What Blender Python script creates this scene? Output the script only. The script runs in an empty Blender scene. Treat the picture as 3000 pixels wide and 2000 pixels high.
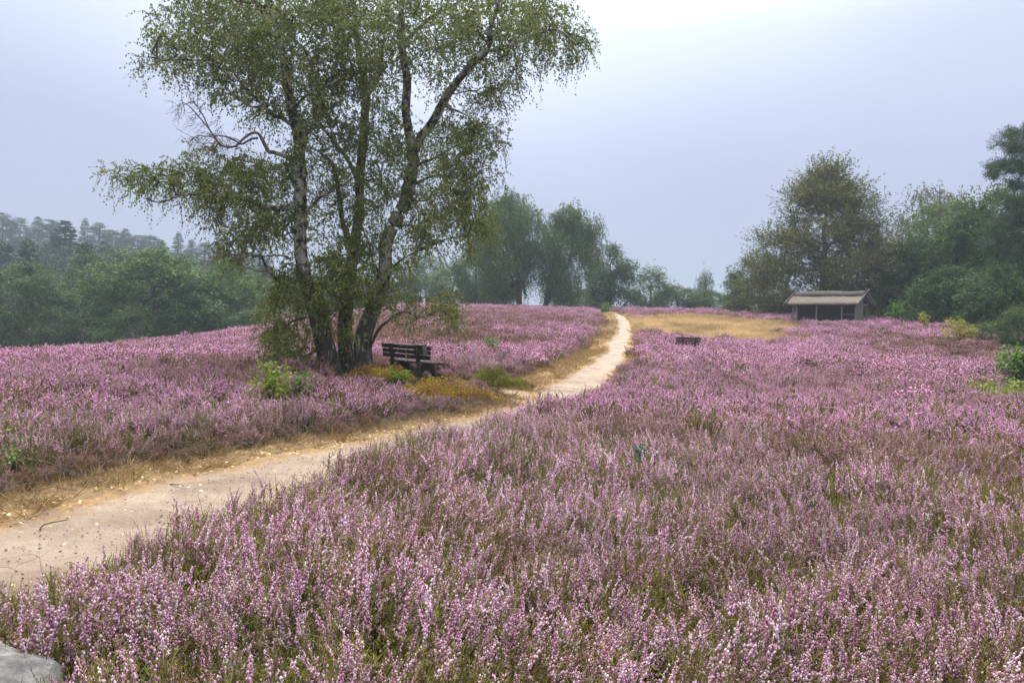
import bpy, math, random
import numpy as np
from mathutils import Matrix, Vector

R = math.radians
scene = bpy.context.scene

# ------------------------------------------------------------------ camera
EYE = 1.65
F = 2167.0                       # focal length in pixels of the 3000 px wide photograph
PITCH = math.atan(55.0 / F)      # looking slightly down
ROLL = R(2.0)                    # handheld tilt
cam_d = bpy.data.cameras.new("camera")
cam_d.sensor_width = 36.0
cam_d.lens = 36.0 * F / 3000.0
cam_d.clip_start = 0.05
cam_d.clip_end = 3000.0
cam = bpy.data.objects.new("camera", cam_d)
scene.collection.objects.link(cam)
cam.location = (0, 0, EYE)
CAM_R = Matrix.Rotation(R(90) - PITCH, 4, 'X') @ Matrix.Rotation(ROLL, 4, 'Z')
cam.rotation_euler = CAM_R.to_euler()
scene.camera = cam
M3 = np.array(CAM_R.to_3x3())

# ------------------------------------------------------------------ light
SUN_EL, SUN_AZ = R(52), R(-8)    # veiled sun ahead and above, azimuth from +Y towards +X
sun_dir = Vector((math.sin(SUN_AZ) * math.cos(SUN_EL), math.cos(SUN_AZ) * math.cos(SUN_EL), math.sin(SUN_EL)))
world = bpy.data.worlds.new("World")
scene.world = world
world.use_nodes = True
wn, wl = world.node_tree.nodes, world.node_tree.links
wn.clear()
w_out = wn.new("ShaderNodeOutputWorld")
w_bg = wn.new("ShaderNodeBackground")
w_sky = wn.new("ShaderNodeTexSky")
w_sky.sky_type = 'NISHITA'
w_sky.sun_disc = False
w_sky.sun_elevation = SUN_EL
w_sky.sun_rotation = SUN_AZ
w_sky.dust_density = 4.0
w_geo = wn.new("ShaderNodeTexCoord")
w_sep = wn.new("ShaderNodeSeparateXYZ")
wl.new(w_geo.outputs["Generated"], w_sep.inputs[0])
w_el = wn.new("ShaderNodeMapRange")            # overcast sky: zenith about three times the horizon
w_el.inputs["From Min"].default_value = 0.0
w_el.inputs["From Max"].default_value = 1.0
wl.new(w_sep.outputs["Z"], w_el.inputs["Value"])
w_ramp = wn.new("ShaderNodeValToRGB")
cr = w_ramp.color_ramp
cr.elements[0].position = 0.0
cr.elements[0].color = (0.215, 0.243, 0.37, 1)
cr.elements[1].position = 1.0
cr.elements[1].color = (1.95, 1.90, 1.82, 1)
for p, c in ((0.10, (0.232, 0.258, 0.385, 1)), (0.22, (0.264, 0.290, 0.412, 1)), (0.36, (0.350, 0.385, 0.470, 1)), (0.56, (0.80, 0.81, 0.84, 1))):
    e = cr.elements.new(p)
    e.color = c
wl.new(w_el.outputs[0], w_ramp.inputs[0])
w_noise = wn.new("ShaderNodeTexNoise")         # soft cloud deck
w_noise.inputs["Scale"].default_value = 1.6
w_noise.inputs["Detail"].default_value = 3.0
w_map = wn.new("ShaderNodeMapping")
w_map.inputs["Scale"].default_value = (1.0, 1.0, 2.2)
wl.new(w_geo.outputs["Generated"], w_map.inputs["Vector"])
wl.new(w_map.outputs[0], w_noise.inputs["Vector"])
w_nr = wn.new("ShaderNodeMapRange")
w_nr.inputs["From Min"].default_value = 0.3
w_nr.inputs["From Max"].default_value = 0.7
w_nr.inputs["To Min"].default_value = 0.90
w_nr.inputs["To Max"].default_value = 1.10
wl.new(w_noise.outputs["Fac"], w_nr.inputs["Value"])
# brighter towards the veiled sun
w_dot = wn.new("ShaderNodeVectorMath")
w_dot.operation = 'DOT_PRODUCT'
w_nrm = wn.new("ShaderNodeVectorMath")
w_nrm.operation = 'NORMALIZE'
wl.new(w_geo.outputs["Generated"], w_nrm.inputs[0])
wl.new(w_nrm.outputs[0], w_dot.inputs[0])
w_dot.inputs[1].default_value = sun_dir
w_gl = wn.new("ShaderNodeMapRange")
w_gl.interpolation_type = 'SMOOTHSTEP'
w_gl.inputs["From Min"].default_value = 0.70
w_gl.inputs["From Max"].default_value = 1.0
w_gl.inputs["To Min"].default_value = 1.0
w_gl.inputs["To Max"].default_value = 2.0
wl.new(w_dot.outputs["Value"], w_gl.inputs["Value"])
w_m1 = wn.new("ShaderNodeMath")
w_m1.operation = 'MULTIPLY'
wl.new(w_nr.outputs[0], w_m1.inputs[0])
wl.new(w_gl.outputs[0], w_m1.inputs[1])
w_vm = wn.new("ShaderNodeVectorMath")
w_vm.operation = 'SCALE'
wl.new(w_ramp.outputs["Color"], w_vm.inputs[0])
wl.new(w_m1.outputs[0], w_vm.inputs["Scale"])
w_sk = wn.new("ShaderNodeVectorMath")
w_sk.operation = 'SCALE'
w_sk.inputs["Scale"].default_value = 0.08
wl.new(w_sky.outputs["Color"], w_sk.inputs[0])
w_mix = wn.new("ShaderNodeMix")
w_mix.data_type = 'VECTOR'
w_mix.inputs["Factor"].default_value = 0.93    # cloud cover over the clear sky
wl.new(w_sk.outputs[0], w_mix.inputs["A"])
wl.new(w_vm.outputs[0], w_mix.inputs["B"])
wl.new(w_mix.outputs["Result"], w_bg.inputs["Color"])
w_bg.inputs["Strength"].default_value = 1.0
wl.new(w_bg.outputs[0], w_out.inputs["Surface"])

sun_l = bpy.data.lights.new("sun", 'SUN')
sun_l.energy = 1.5
sun_l.angle = R(14)
sun_l.color = (1.0, 0.95, 0.88)
sun = bpy.data.objects.new("sun", sun_l)
scene.collection.objects.link(sun)
sun.rotation_euler = (-sun_dir).to_track_quat('-Z', 'Y').to_euler()
sun.location = (0, 0, 60)

scene.view_settings.view_transform = 'Standard'
scene.view_settings.look = 'None'
scene.view_settings.exposure = 0.97
scene.view_settings.gamma = 1.0
cy = scene.cycles
cy.max_bounces = 7
cy.diffuse_bounces = 4
cy.glossy_bounces = 2
cy.transmission_bounces = 4
cy.transparent_max_bounces = 4
cy.volume_bounces = 0
cy.caustics_reflective = False
cy.caustics_refractive = False
cy.use_denoising = True
try:
    cy.denoiser = 'OPENIMAGEDENOISE'
    cy.denoising_input_passes = 'RGB_ALBEDO_NORMAL'
    cy.denoising_prefilter = 'ACCURATE'
except Exception:
    pass

# ------------------------------------------------------------------ helpers
COL = scene.collection

def link(o, parent=None):
    COL.objects.link(o)
    if parent is not None:
        o.parent = parent
    return o

def tag(o, label=None, cat=None, group=None, kind=None):
    if label: o["label"] = label
    if cat: o["category"] = cat
    if group: o["group"] = group
    if kind: o["kind"] = kind
    return o

def empty(name, loc=(0, 0, 0), rz=0.0):
    o = bpy.data.objects.new(name, None)
    o.empty_display_size = 0.2
    o.location = loc
    o.rotation_euler = (0, 0, rz)
    return link(o)

def ray(px, py):
    v = M3 @ np.array([(px - 1500.0), (1000.0 - py), -F])
    return v

def P(px, py, d, dz=0.0):
    """world point seen at a photograph pixel, d metres ahead of the camera"""
    v = ray(px, py)
    v = v * (d / v[1])
    return np.array([v[0], v[1], v[2] + EYE + dz])

def PZ(px, py, z):
    """world point seen at a photograph pixel on the level z"""
    v = ray(px, py)
    v = v * ((z - EYE) / v[2])
    return np.array([v[0], v[1], z])

def mesh_np(name, verts, faces, mats, midx=None, smooth=False, attrs=None):
    verts = np.asarray(verts, dtype=np.float32)
    faces = np.asarray(faces, dtype=np.int32)
    me = bpy.data.meshes.new(name)
    n, k = faces.shape
    me.vertices.add(len(verts))
    me.vertices.foreach_set("co", verts.ravel())
    me.loops.add(n * k)
    me.loops.foreach_set("vertex_index", faces.ravel())
    me.polygons.add(n)
    me.polygons.foreach_set("loop_start", np.arange(0, n * k, k, dtype=np.int32))
    if smooth:
        me.polygons.foreach_set("use_smooth", np.ones(n, dtype=bool))
    if not isinstance(mats, (list, tuple)):
        mats = [mats]
    for m in mats:
        me.materials.append(m)
    if midx is not None:
        me.polygons.foreach_set("material_index", np.asarray(midx, dtype=np.int32))
    if attrs:
        for an, (dom, arr) in attrs.items():
            a = me.attributes.new(an, 'FLOAT', dom)
            a.data.foreach_set("value", np.asarray(arr, dtype=np.float32))
    me.update(calc_edges=True)
    return me

def obj_np(name, verts, faces, mats, parent=None, **kw):
    me = mesh_np(name, verts, faces, mats, **kw)
    return link(bpy.data.objects.new(name, me), parent)

class Geo:
    """collects triangles with a material index and one float per face"""
    def __init__(self):
        self.v, self.f, self.m, self.a, self.n = [], [], [], [], 0
    def add(self, v, f, m=0, a=0.5):
        v = np.asarray(v, dtype=np.float32).reshape(-1, 3)
        f = np.asarray(f, dtype=np.int32).reshape(-1, 3)
        self.v.append(v)
        self.f.append(f + self.n)
        self.m.append(np.full(len(f), m, dtype=np.int32))
        self.a.append(np.broadcast_to(np.asarray(a, dtype=np.float32), (len(f),)).copy())
        self.n += len(v)
    def mesh(self, name, mats, smooth=False):
        return mesh_np(name, np.concatenate(self.v), np.concatenate(self.f), mats,
                       midx=np.concatenate(self.m), smooth=smooth,
                       attrs={"var": ('FACE', np.concatenate(self.a))})

def tubes(lines, sides=5):
    """lines: list of (pts (n,3), radii (n,)) -> triangle arrays"""
    V, Fc, base = [], [], 0
    ang = np.linspace(0, 2 * np.pi, sides, endpoint=False)
    ca, sa = np.cos(ang), np.sin(ang)
    for pts, rad in lines:
        pts = np.asarray(pts, float)
        n = len(pts)
        if n < 2:
            continue
        t = np.gradient(pts, axis=0)
        t /= np.linalg.norm(t, axis=1, keepdims=True) + 1e-9
        ref = np.where(np.abs(t[:, 2:3]) > 0.9, np.array([[1.0, 0, 0]]), np.array([[0, 0, 1.0]]))
        a = np.cross(t, ref)
        a /= np.linalg.norm(a, axis=1, keepdims=True) + 1e-9
        b = np.cross(t, a)
        ring = pts[:, None, :] + (a[:, None, :] * ca[None, :, None] + b[:, None, :] * sa[None, :, None]) * np.asarray(rad)[:, None, None]
        V.append(ring.reshape(-1, 3))
        i = np.arange(n - 1)[:, None] * sides
        j = np.arange(sides)[None, :]
        j2 = (j + 1) % sides
        q0, q1, q2, q3 = i + j, i + j2, i + sides + j2, i + sides + j
        tri = np.stack([np.stack([q0, q1, q2], -1), np.stack([q0, q2, q3], -1)], 2).reshape(-1, 3) + base
        Fc.append(tri)
        base += n * sides
    return np.concatenate(V), np.concatenate(Fc)

def vnoise(x, y, seed=0, scale=1.0):
    """smooth 2-D value noise, -1..1"""
    x = np.asarray(x, float) / scale + 1000.0
    y = np.asarray(y, float) / scale + 1000.0
    xi, yi = np.floor(x).astype(np.int64), np.floor(y).astype(np.int64)
    fx, fy = x - xi, y - yi
    fx, fy = fx * fx * (3 - 2 * fx), fy * fy * (3 - 2 * fy)
    def h(a, b):
        n = (a * 374761393 + b * 668265263 + seed * 1442695041) & 0x7fffffff
        n = ((n ^ (n >> 13)) * 1274126177) & 0x7fffffff
        n = n ^ (n >> 16)
        return (n & 0xffff) / 32767.5 - 1.0
    return (h(xi, yi) * (1 - fx) + h(xi + 1, yi) * fx) * (1 - fy) + (h(xi, yi + 1) * (1 - fx) + h(xi + 1, yi + 1) * fx) * fy

def fnoise(x, y, seed=0, scale=1.0):
    return (vnoise(x, y, seed, scale) + 0.5 * vnoise(x, y, seed + 7, scale / 2.1) + 0.25 * vnoise(x, y, seed + 13, scale / 4.3)) / 1.5

# ------------------------------------------------------------------ materials
def mat_new(name):
    m = bpy.data.materials.new(name)
    m.use_nodes = True
    nt = m.node_tree
    nt.nodes.clear()
    out = nt.nodes.new("ShaderNodeOutputMaterial")
    return m, nt, out

def ramp(nt, stops):
    r = nt.nodes.new("ShaderNodeValToRGB")
    els = r.color_ramp.elements
    els[0].position, els[0].color = stops[0][0], (*stops[0][1], 1)
    els[1].position, els[1].color = stops[-1][0], (*stops[-1][1], 1)
    for p, c in stops[1:-1]:
        els.new(p).color = (*c, 1)
    return r

def noise(nt, scale, detail=4, rough=0.6, coord="Object", vscale=None):
    tc = nt.nodes.new("ShaderNodeTexCoord")
    n = nt.nodes.new("ShaderNodeTexNoise")
    n.inputs["Scale"].default_value = scale
    n.inputs["Detail"].default_value = detail
    n.inputs["Roughness"].default_value = rough
    if vscale:
        mp = nt.nodes.new("ShaderNodeMapping")
        mp.inputs["Scale"].default_value = vscale
        nt.links.new(tc.outputs[coord], mp.inputs["Vector"])
        nt.links.new(mp.outputs[0], n.inputs["Vector"])
    else:
        nt.links.new(tc.outputs[coord], n.inputs["Vector"])
    return n

def attr(nt, name, kind='GEOMETRY'):
    a = nt.nodes.new("ShaderNodeAttribute")
    a.attribute_type = kind
    a.attribute_name = name
    return a

def leafy(name, stops, transl=0.35, rough=0.6, bloom=None, objvar=0.0):
    """foliage: colour by the per-face value 'var'; some light passes through"""
    m, nt, out = mat_new(name)
    a = attr(nt, "var")
    r = ramp(nt, stops)
    nt.links.new(a.outputs["Fac"], r.inputs[0])
    col = r.outputs["Color"]
    if bloom:                                  # second ramp for faded plants, by instance
        r2 = ramp(nt, bloom)
        nt.links.new(a.outputs["Fac"], r2.inputs[0])
        b = attr(nt, "bloom", 'INSTANCER')
        mx = nt.nodes.new("ShaderNodeMix")
        mx.data_type = 'RGBA'
        nt.links.new(b.outputs["Fac"], mx.inputs["Factor"])
        nt.links.new(r2.outputs["Color"], mx.inputs["A"])
        nt.links.new(col, mx.inputs["B"])
        col = mx.outputs["Result"]
    if objvar > 0:
        oi = nt.nodes.new("ShaderNodeObjectInfo")
        hs = nt.nodes.new("ShaderNodeHueSaturation")
        mr = nt.nodes.new("ShaderNodeMapRange")
        mr.inputs["To Min"].default_value = 1 - objvar
        mr.inputs["To Max"].default_value = 1 + objvar
        nt.links.new(oi.outputs["Random"], mr.inputs["Value"])
        nt.links.new(mr.outputs[0], hs.inputs["Value"])
        nt.links.new(col, hs.inputs["Color"])
        col = hs.outputs["Color"]
    bs = nt.nodes.new("ShaderNodeBsdfPrincipled")
    bs.inputs["Roughness"].default_value = rough
    bs.inputs["Specular IOR Level"].default_value = 0.25
    tr = nt.nodes.new("ShaderNodeBsdfTranslucent")
    mx = nt.nodes.new("ShaderNodeMixShader")
    mx.inputs[0].default_value = transl
    nt.links.new(col, bs.inputs["Base Color"])
    nt.links.new(col, tr.inputs["Color"])
    nt.links.new(bs.outputs[0], mx.inputs[1])
    nt.links.new(tr.outputs[0], mx.inputs[2])
    nt.links.new(mx.outputs[0], out.inputs["Surface"])
    return m

def solid(name, stops, nscale=8.0, rough=0.85, bump=0.0, vscale=None, detail=6, bscale=None, spec=0.3):
    m, nt, out = mat_new(name)
    n = noise(nt, nscale, detail, 0.65, "Object", vscale)
    r = ramp(nt, stops)
    nt.links.new(n.outputs["Fac"], r.inputs[0])
    bs = nt.nodes.new("ShaderNodeBsdfPrincipled")
    bs.inputs["Roughness"].default_value = rough
    bs.inputs["Specular IOR Level"].default_value = spec
    nt.links.new(r.outputs["Color"], bs.inputs["Base Color"])
    if bump:
        nb = noise(nt, bscale or nscale * 2, 6, 0.7, "Object", vscale)
        b = nt.nodes.new("ShaderNodeBump")
        b.inputs["Strength"].default_value = 0.8
        b.inputs["Distance"].default_value = bump
        nt.links.new(nb.outputs["Fac"], b.inputs["Height"])
        nt.links.new(b.outputs[0], bs.inputs["Normal"])
    nt.links.new(bs.outputs[0], out.inputs["Surface"])
    return m

MAT = {}
MAT['flower'] = leafy("heather_flower",
    [(0.0, (0.41, 0.17, 0.28)), (0.35, (0.68, 0.36, 0.56)), (0.7, (0.86, 0.60, 0.79)), (1.0, (0.97, 0.89, 0.94))], 0.35, 0.7,
    bloom=[(0.0, (0.17, 0.085, 0.055)), (0.5, (0.36, 0.20, 0.18)), (0.8, (0.50, 0.31, 0.30)), (1.0, (0.66, 0.48, 0.44))], objvar=0.16)
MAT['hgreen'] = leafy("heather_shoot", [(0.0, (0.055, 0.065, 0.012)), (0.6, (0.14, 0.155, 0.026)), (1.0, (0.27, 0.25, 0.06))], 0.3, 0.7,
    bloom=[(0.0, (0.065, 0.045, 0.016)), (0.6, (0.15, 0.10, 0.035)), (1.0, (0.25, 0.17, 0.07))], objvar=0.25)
MAT['hstem'] = leafy("heather_stem", [(0.0, (0.05, 0.03, 0.018)), (1.0, (0.20, 0.13, 0.085))], 0.05, 0.85)
MAT['birchleaf'] = leafy("birch_leaf", [(0.0, (0.075, 0.115, 0.024)), (0.55, (0.165, 0.215, 0.048)), (0.90, (0.29, 0.32, 0.085)), (0.935, (0.30, 0.25, 0.04)), (1.0, (0.55, 0.38, 0.05))], 0.4, 0.5)
MAT['oakleaf'] = leafy("oak_leaf", [(0.0, (0.055, 0.110, 0.022)), (0.6, (0.11, 0.19, 0.040)), (1.0, (0.20, 0.29, 0.06))], 0.35, 0.6, objvar=0.25)
MAT['darkleaf'] = leafy("dark_leaf", [(0.0, (0.030, 0.070, 0.018)), (0.6, (0.075, 0.145, 0.034)), (1.0, (0.16, 0.24, 0.06))], 0.3, 0.6, objvar=0.2)
MAT['beechleaf'] = leafy("beech_leaf", [(0.0, (0.050, 0.072, 0.016)), (0.5, (0.13, 0.155, 0.032)), (0.8, (0.24, 0.235, 0.055)), (1.0, (0.38, 0.31, 0.08))], 0.35, 0.6)
MAT['paleleaf'] = leafy("pale_birch_leaf", [(0.0, (0.075, 0.095, 0.040)), (0.5, (0.15, 0.16, 0.075)), (0.85, (0.24, 0.23, 0.11)), (1.0, (0.48, 0.34, 0.11))], 0.4, 0.6)
MAT['farbirch'] = leafy("weeping_birch_leaf", [(0.0, (0.045, 0.085, 0.024)), (0.6, (0.105, 0.165, 0.045)), (1.0, (0.20, 0.26, 0.07))], 0.35, 0.6, objvar=0.2)
MAT['needle'] = leafy("conifer_needle", [(0.0, (0.022, 0.050, 0.022)), (0.6, (0.050, 0.095, 0.035)), (1.0, (0.10, 0.15, 0.05))], 0.15, 0.6, objvar=0.25)
MAT['yellowleaf'] = leafy("sapling_leaf", [(0.0, (0.10, 0.17, 0.025)), (0.5, (0.25, 0.33, 0.05)), (1.0, (0.52, 0.46, 0.08))], 0.45, 0.5)
MAT['greenleaf'] = leafy("shrub_leaf", [(0.0, (0.05, 0.12, 0.02)), (0.6, (0.12, 0.24, 0.035)), (1.0, (0.25, 0.36, 0.07))], 0.45, 0.5)
MAT['bluegreen'] = leafy("pine_seedling_needle", [(0.0, (0.03, 0.09, 0.045)), (1.0, (0.10, 0.22, 0.12))], 0.2, 0.6)
MAT['grit'] = leafy("grit", [(0.0, (0.05, 0.035, 0.022)), (0.5, (0.20, 0.15, 0.11)), (1.0, (0.50, 0.43, 0.36))], 0.0, 0.9)
MAT['goldleaf'] = leafy("golden_shrub_leaf", [(0.0, (0.12, 0.16, 0.03)), (0.5, (0.34, 0.32, 0.05)), (1.0, (0.62, 0.42, 0.07))], 0.45, 0.5)
MAT['rustleaf'] = leafy("bilberry_leaf", [(0.0, (0.10, 0.05, 0.012)), (0.3, (0.20, 0.13, 0.02)), (0.48, (0.46, 0.19, 0.03)), (0.62, (0.58, 0.32, 0.045)), (0.76, (0.28, 0.28, 0.035)), (1.0, (0.66, 0.54, 0.12))], 0.4, 0.5)
MAT['bilgreen'] = leafy("bilberry_green_leaf", [(0.0, (0.06, 0.07, 0.012)), (0.5, (0.17, 0.18, 0.022)), (1.0, (0.34, 0.32, 0.05))], 0.4, 0.5)
MAT['straw'] = leafy("dry_grass_blade", [(0.0, (0.40, 0.27, 0.13)), (0.6, (0.68, 0.50, 0.27)), (1.0, (0.86, 0.72, 0.46))], 0.3, 0.7,
    bloom=[(0.0, (0.20, 0.13, 0.06)), (0.6, (0.36, 0.27, 0.13)), (1.0, (0.50, 0.40, 0.24))])
MAT['verge'] = leafy("verge_grass_blade", [(0.0, (0.12, 0.07, 0.03)), (0.4, (0.25, 0.155, 0.07)), (0.75, (0.36, 0.26, 0.12)), (1.0, (0.19, 0.20, 0.055))], 0.3, 0.7)
MAT['litter'] = leafy("fallen_leaf", [(0.0, (0.30, 0.15, 0.05)), (0.5, (0.55, 0.36, 0.14)), (1.0, (0.75, 0.62, 0.38))], 0.1, 0.6)
MAT['bark'] = solid("dark_bark", [(0.3, (0.025, 0.02, 0.016)), (0.7, (0.085, 0.07, 0.055))], 3.0, 0.9, 0.03, (3, 3, 0.6))
MAT['greybark'] = solid("grey_bark", [(0.3, (0.07, 0.06, 0.05)), (0.7, (0.22, 0.19, 0.16))], 2.0, 0.9, 0.03, (3, 3, 0.6))
MAT['deadwood'] = solid("dead_twig_wood", [(0.3, (0.10, 0.085, 0.075)), (0.7, (0.20, 0.17, 0.15))], 3.0, 0.9)
MAT['wood'] = solid("weathered_wood", [(0.25, (0.020, 0.017, 0.014)), (0.55, (0.050, 0.043, 0.037)), (0.8, (0.12, 0.108, 0.098))], 5.0, 0.75, 0.006, (1.2, 14, 14), spec=0.5)
MAT['woodgrey'] = solid("silvered_wood", [(0.25, (0.09, 0.08, 0.075)), (0.6, (0.20, 0.19, 0.18)), (0.85, (0.33, 0.31, 0.30))], 4.0, 0.85, 0.006, (10, 10, 0.8))
MAT['wooddark'] = solid("dark_planks", [(0.3, (0.010, 0.009, 0.010)), (0.7, (0.036, 0.033, 0.034))], 4.0, 0.9, 0.006, (10, 10, 0.8))  # near-black wood for the hut's inner boards, beams and rails
MAT['thatch'] = solid("weathered_thatch", [(0.25, (0.08, 0.065, 0.055)), (0.5, (0.17, 0.14, 0.115)), (0.75, (0.28, 0.24, 0.20))], 3.0, 0.95, 0.04, (1.5, 9, 9), bscale=10)
MAT['ridge'] = solid("ridge_heather_cap", [(0.3, (0.045, 0.04, 0.038)), (0.7, (0.12, 0.105, 0.10))], 6.0, 0.95, 0.03)
MAT['stone'] = solid("grey_granite", [(0.30, (0.05, 0.05, 0.048)), (0.48, (0.15, 0.15, 0.145)), (0.62, (0.23, 0.23, 0.225)), (0.75, (0.34, 0.34, 0.33))], 11.0, 0.85, 0.02, None, 10, 26)
MAT['white'] = solid("white_board", [(0.3, (0.62, 0.63, 0.66)), (0.7, (0.78, 0.78, 0.80))], 4.0, 0.5)

def bark_birch():
    """white birch bark with black bands high up, furrowed dark bark near the foot"""
    m, nt, out = mat_new("birch_bark")
    n1 = noise(nt, 1.5, 6, 0.7, "Object", (3.0, 3.0, 2.6))
    r1 = ramp(nt, [(0.42, (0.010, 0.009, 0.008)), (0.485, (0.05, 0.045, 0.04)), (0.52, (0.34, 0.32, 0.30)), (0.72, (0.60, 0.58, 0.56))])
    nt.links.new(n1.outputs["Fac"], r1.inputs[0])
    n2 = noise(nt, 5.0, 7, 0.7, "Object", (2.2, 2.2, 0.55))
    r2 = ramp(nt, [(0.36, (0.012, 0.010, 0.008)), (0.52, (0.060, 0.050, 0.042)), (0.60, (0.13, 0.112, 0.095)), (0.64, (0.40, 0.375, 0.35))])
    nt.links.new(n2.outputs["Fac"], r2.inputs[0])
    g = nt.nodes.new("ShaderNodeNewGeometry")
    s = nt.nodes.new("ShaderNodeSeparateXYZ")
    nt.links.new(g.outputs["Position"], s.inputs[0])
    mr = nt.nodes.new("ShaderNodeMapRange")
    mr.inputs["From Min"].default_value = 1.2
    mr.inputs["From Max"].default_value = 3.0
    nt.links.new(s.outputs["Z"], mr.inputs["Value"])
    mx = nt.nodes.new("ShaderNodeMix")
    mx.data_type = 'RGBA'
    nt.links.new(mr.outputs[0], mx.inputs["Factor"])
    nt.links.new(r2.outputs["Color"], mx.inputs["A"])
    nt.links.new(r1.outputs["Color"], mx.inputs["B"])
    bs = nt.nodes.new("ShaderNodeBsdfPrincipled")
    bs.inputs["Roughness"].default_value = 0.85
    nt.links.new(mx.outputs["Result"], bs.inputs["Base Color"])
    b = nt.nodes.new("ShaderNodeBump")
    b.inputs["Strength"].default_value = 1.0
    b.inputs["Distance"].default_value = 0.05
    nt.links.new(n2.outputs["Fac"], b.inputs["Height"])
    nt.links.new(b.outputs[0], bs.inputs["Normal"])
    nt.links.new(bs.outputs[0], out.inputs["Surface"])
    return m
MAT['birchbark'] = bark_birch()

def ground_mat():
    m, nt, out = mat_new("heath_soil")
    n1 = noise(nt, 3.0, 8, 0.7)
    soil = ramp(nt, [(0.3, (0.030, 0.022, 0.014)), (0.6, (0.075, 0.055, 0.034)), (0.8, (0.12, 0.085, 0.055))])
    nt.links.new(n1.outputs["Fac"], soil.inputs[0])
    n2 = noise(nt, 6.0, 8, 0.7)
    dry = ramp(nt, [(0.3, (0.27, 0.17, 0.085)), (0.55, (0.46, 0.32, 0.17)), (0.8, (0.60, 0.46, 0.27))])
    nt.links.new(n2.outputs["Fac"], dry.inputs[0])
    n3 = noise(nt, 5.0, 8, 0.7)
    sand = ramp(nt, [(0.3, (0.36, 0.27, 0.19)), (0.7, (0.52, 0.41, 0.30))])
    nt.links.new(n3.outputs["Fac"], sand.inputs[0])
    a1, a2 = attr(nt, "dry"), attr(nt, "sand")
    m1 = nt.nodes.new("ShaderNodeMix"); m1.data_type = 'RGBA'
    m2 = nt.nodes.new("ShaderNodeMix"); m2.data_type = 'RGBA'
    nt.links.new(a1.outputs["Fac"], m1.inputs["Factor"])
    nt.links.new(soil.outputs["Color"], m1.inputs["A"])
    nt.links.new(dry.outputs["Color"], m1.inputs["B"])
    nt.links.new(a2.outputs["Fac"], m2.inputs["Factor"])
    nt.links.new(m1.outputs["Result"], m2.inputs["A"])
    nt.links.new(sand.outputs["Color"], m2.inputs["B"])
    bs = nt.nodes.new("ShaderNodeBsdfPrincipled")
    bs.inputs["Roughness"].default_value = 0.95
    bs.inputs["Specular IOR Level"].default_value = 0.1
    nt.links.new(m2.outputs["Result"], bs.inputs["Base Color"])
    b = nt.nodes.new("ShaderNodeBump")
    b.inputs["Distance"].default_value = 0.04
    nb = noise(nt, 14.0, 8, 0.7)
    nt.links.new(nb.outputs["Fac"], b.inputs["Height"])
    nt.links.new(b.outputs[0], bs.inputs["Normal"])
    nt.links.new(bs.outputs[0], out.inputs["Surface"])
    return m
MAT['ground'] = ground_mat()

def path_mat():
    """pale trodden sand, browner with grass litter towards its edges"""
    m, nt, out = mat_new("path_sand")
    n1 = noise(nt, 1.3, 8, 0.65)
    sand = ramp(nt, [(0.28, (0.25, 0.185, 0.14)), (0.48, (0.38, 0.295, 0.23)), (0.7, (0.49, 0.40, 0.325))])
    nt.links.new(n1.outputs["Fac"], sand.inputs[0])
    n2 = noise(nt, 7.0, 8, 0.75, "Object", (1, 1, 1))
    edge = ramp(nt, [(0.3, (0.22, 0.125, 0.06)), (0.55, (0.40, 0.26, 0.13)), (0.8, (0.52, 0.38, 0.22))])
    nt.links.new(n2.outputs["Fac"], edge.inputs[0])
    a = attr(nt, "edge")
    add = nt.nodes.new("ShaderNodeMath"); add.operation = 'ADD'
    sub = nt.nodes.new("ShaderNodeMath"); sub.operation = 'SUBTRACT'; sub.inputs[1].default_value = 0.5
    mul = nt.nodes.new("ShaderNodeMath"); mul.operation = 'MULTIPLY'; mul.inputs[1].default_value = 1.6
    nt.links.new(n2.outputs["Fac"], sub.inputs[0])
    nt.links.new(sub.outputs[0], mul.inputs[0])
    nt.links.new(a.outputs["Fac"], add.inputs[0])
    nt.links.new(mul.outputs[0], add.inputs[1])
    st = nt.nodes.new("ShaderNodeMapRange"); st.interpolation_type = 'SMOOTHSTEP'
    st.inputs["From Min"].default_value = 0.35
    st.inputs["From Max"].default_value = 0.75
    nt.links.new(add.outputs[0], st.inputs["Value"])
    mx = nt.nodes.new("ShaderNodeMix"); mx.data_type = 'RGBA'
    nt.links.new(st.outputs[0], mx.inputs["Factor"])
    nt.links.new(sand.outputs["Color"], mx.inputs["A"])
    nt.links.new(edge.outputs["Color"], mx.inputs["B"])
    # small dark specks of humus and grit
    n4 = noise(nt, 60.0, 4, 0.7)
    sp = nt.nodes.new("ShaderNodeMapRange")
    sp.inputs["From Min"].default_value = 0.30
    sp.inputs["From Max"].default_value = 0.46
    sp.inputs["To Min"].default_value = 0.62
    sp.inputs["To Max"].default_value = 1.0
    nt.links.new(n4.outputs["Fac"], sp.inputs["Value"])
    mm = nt.nodes.new("ShaderNodeVectorMath"); mm.operation = 'SCALE'
    nt.links.new(mx.outputs["Result"], mm.inputs[0])
    nt.links.new(sp.outputs[0], mm.inputs["Scale"])
    bs = nt.nodes.new("ShaderNodeBsdfPrincipled")
    bs.inputs["Roughness"].default_value = 0.95
    bs.inputs["Specular IOR Level"].default_value = 0.15
    nt.links.new(mm.outputs[0], bs.inputs["Base Color"])
    n3 = noise(nt, 6.0, 9, 0.75)
    b = nt.nodes.new("ShaderNodeBump"); b.inputs["Distance"].default_value = 0.07; b.inputs["Strength"].default_value = 1.0
    nt.links.new(n3.outputs["Fac"], b.inputs["Height"])
    nt.links.new(b.outputs[0], bs.inputs["Normal"])
    nt.links.new(bs.outputs[0], out.inputs["Surface"])
    return m
MAT['path'] = path_mat()

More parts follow.
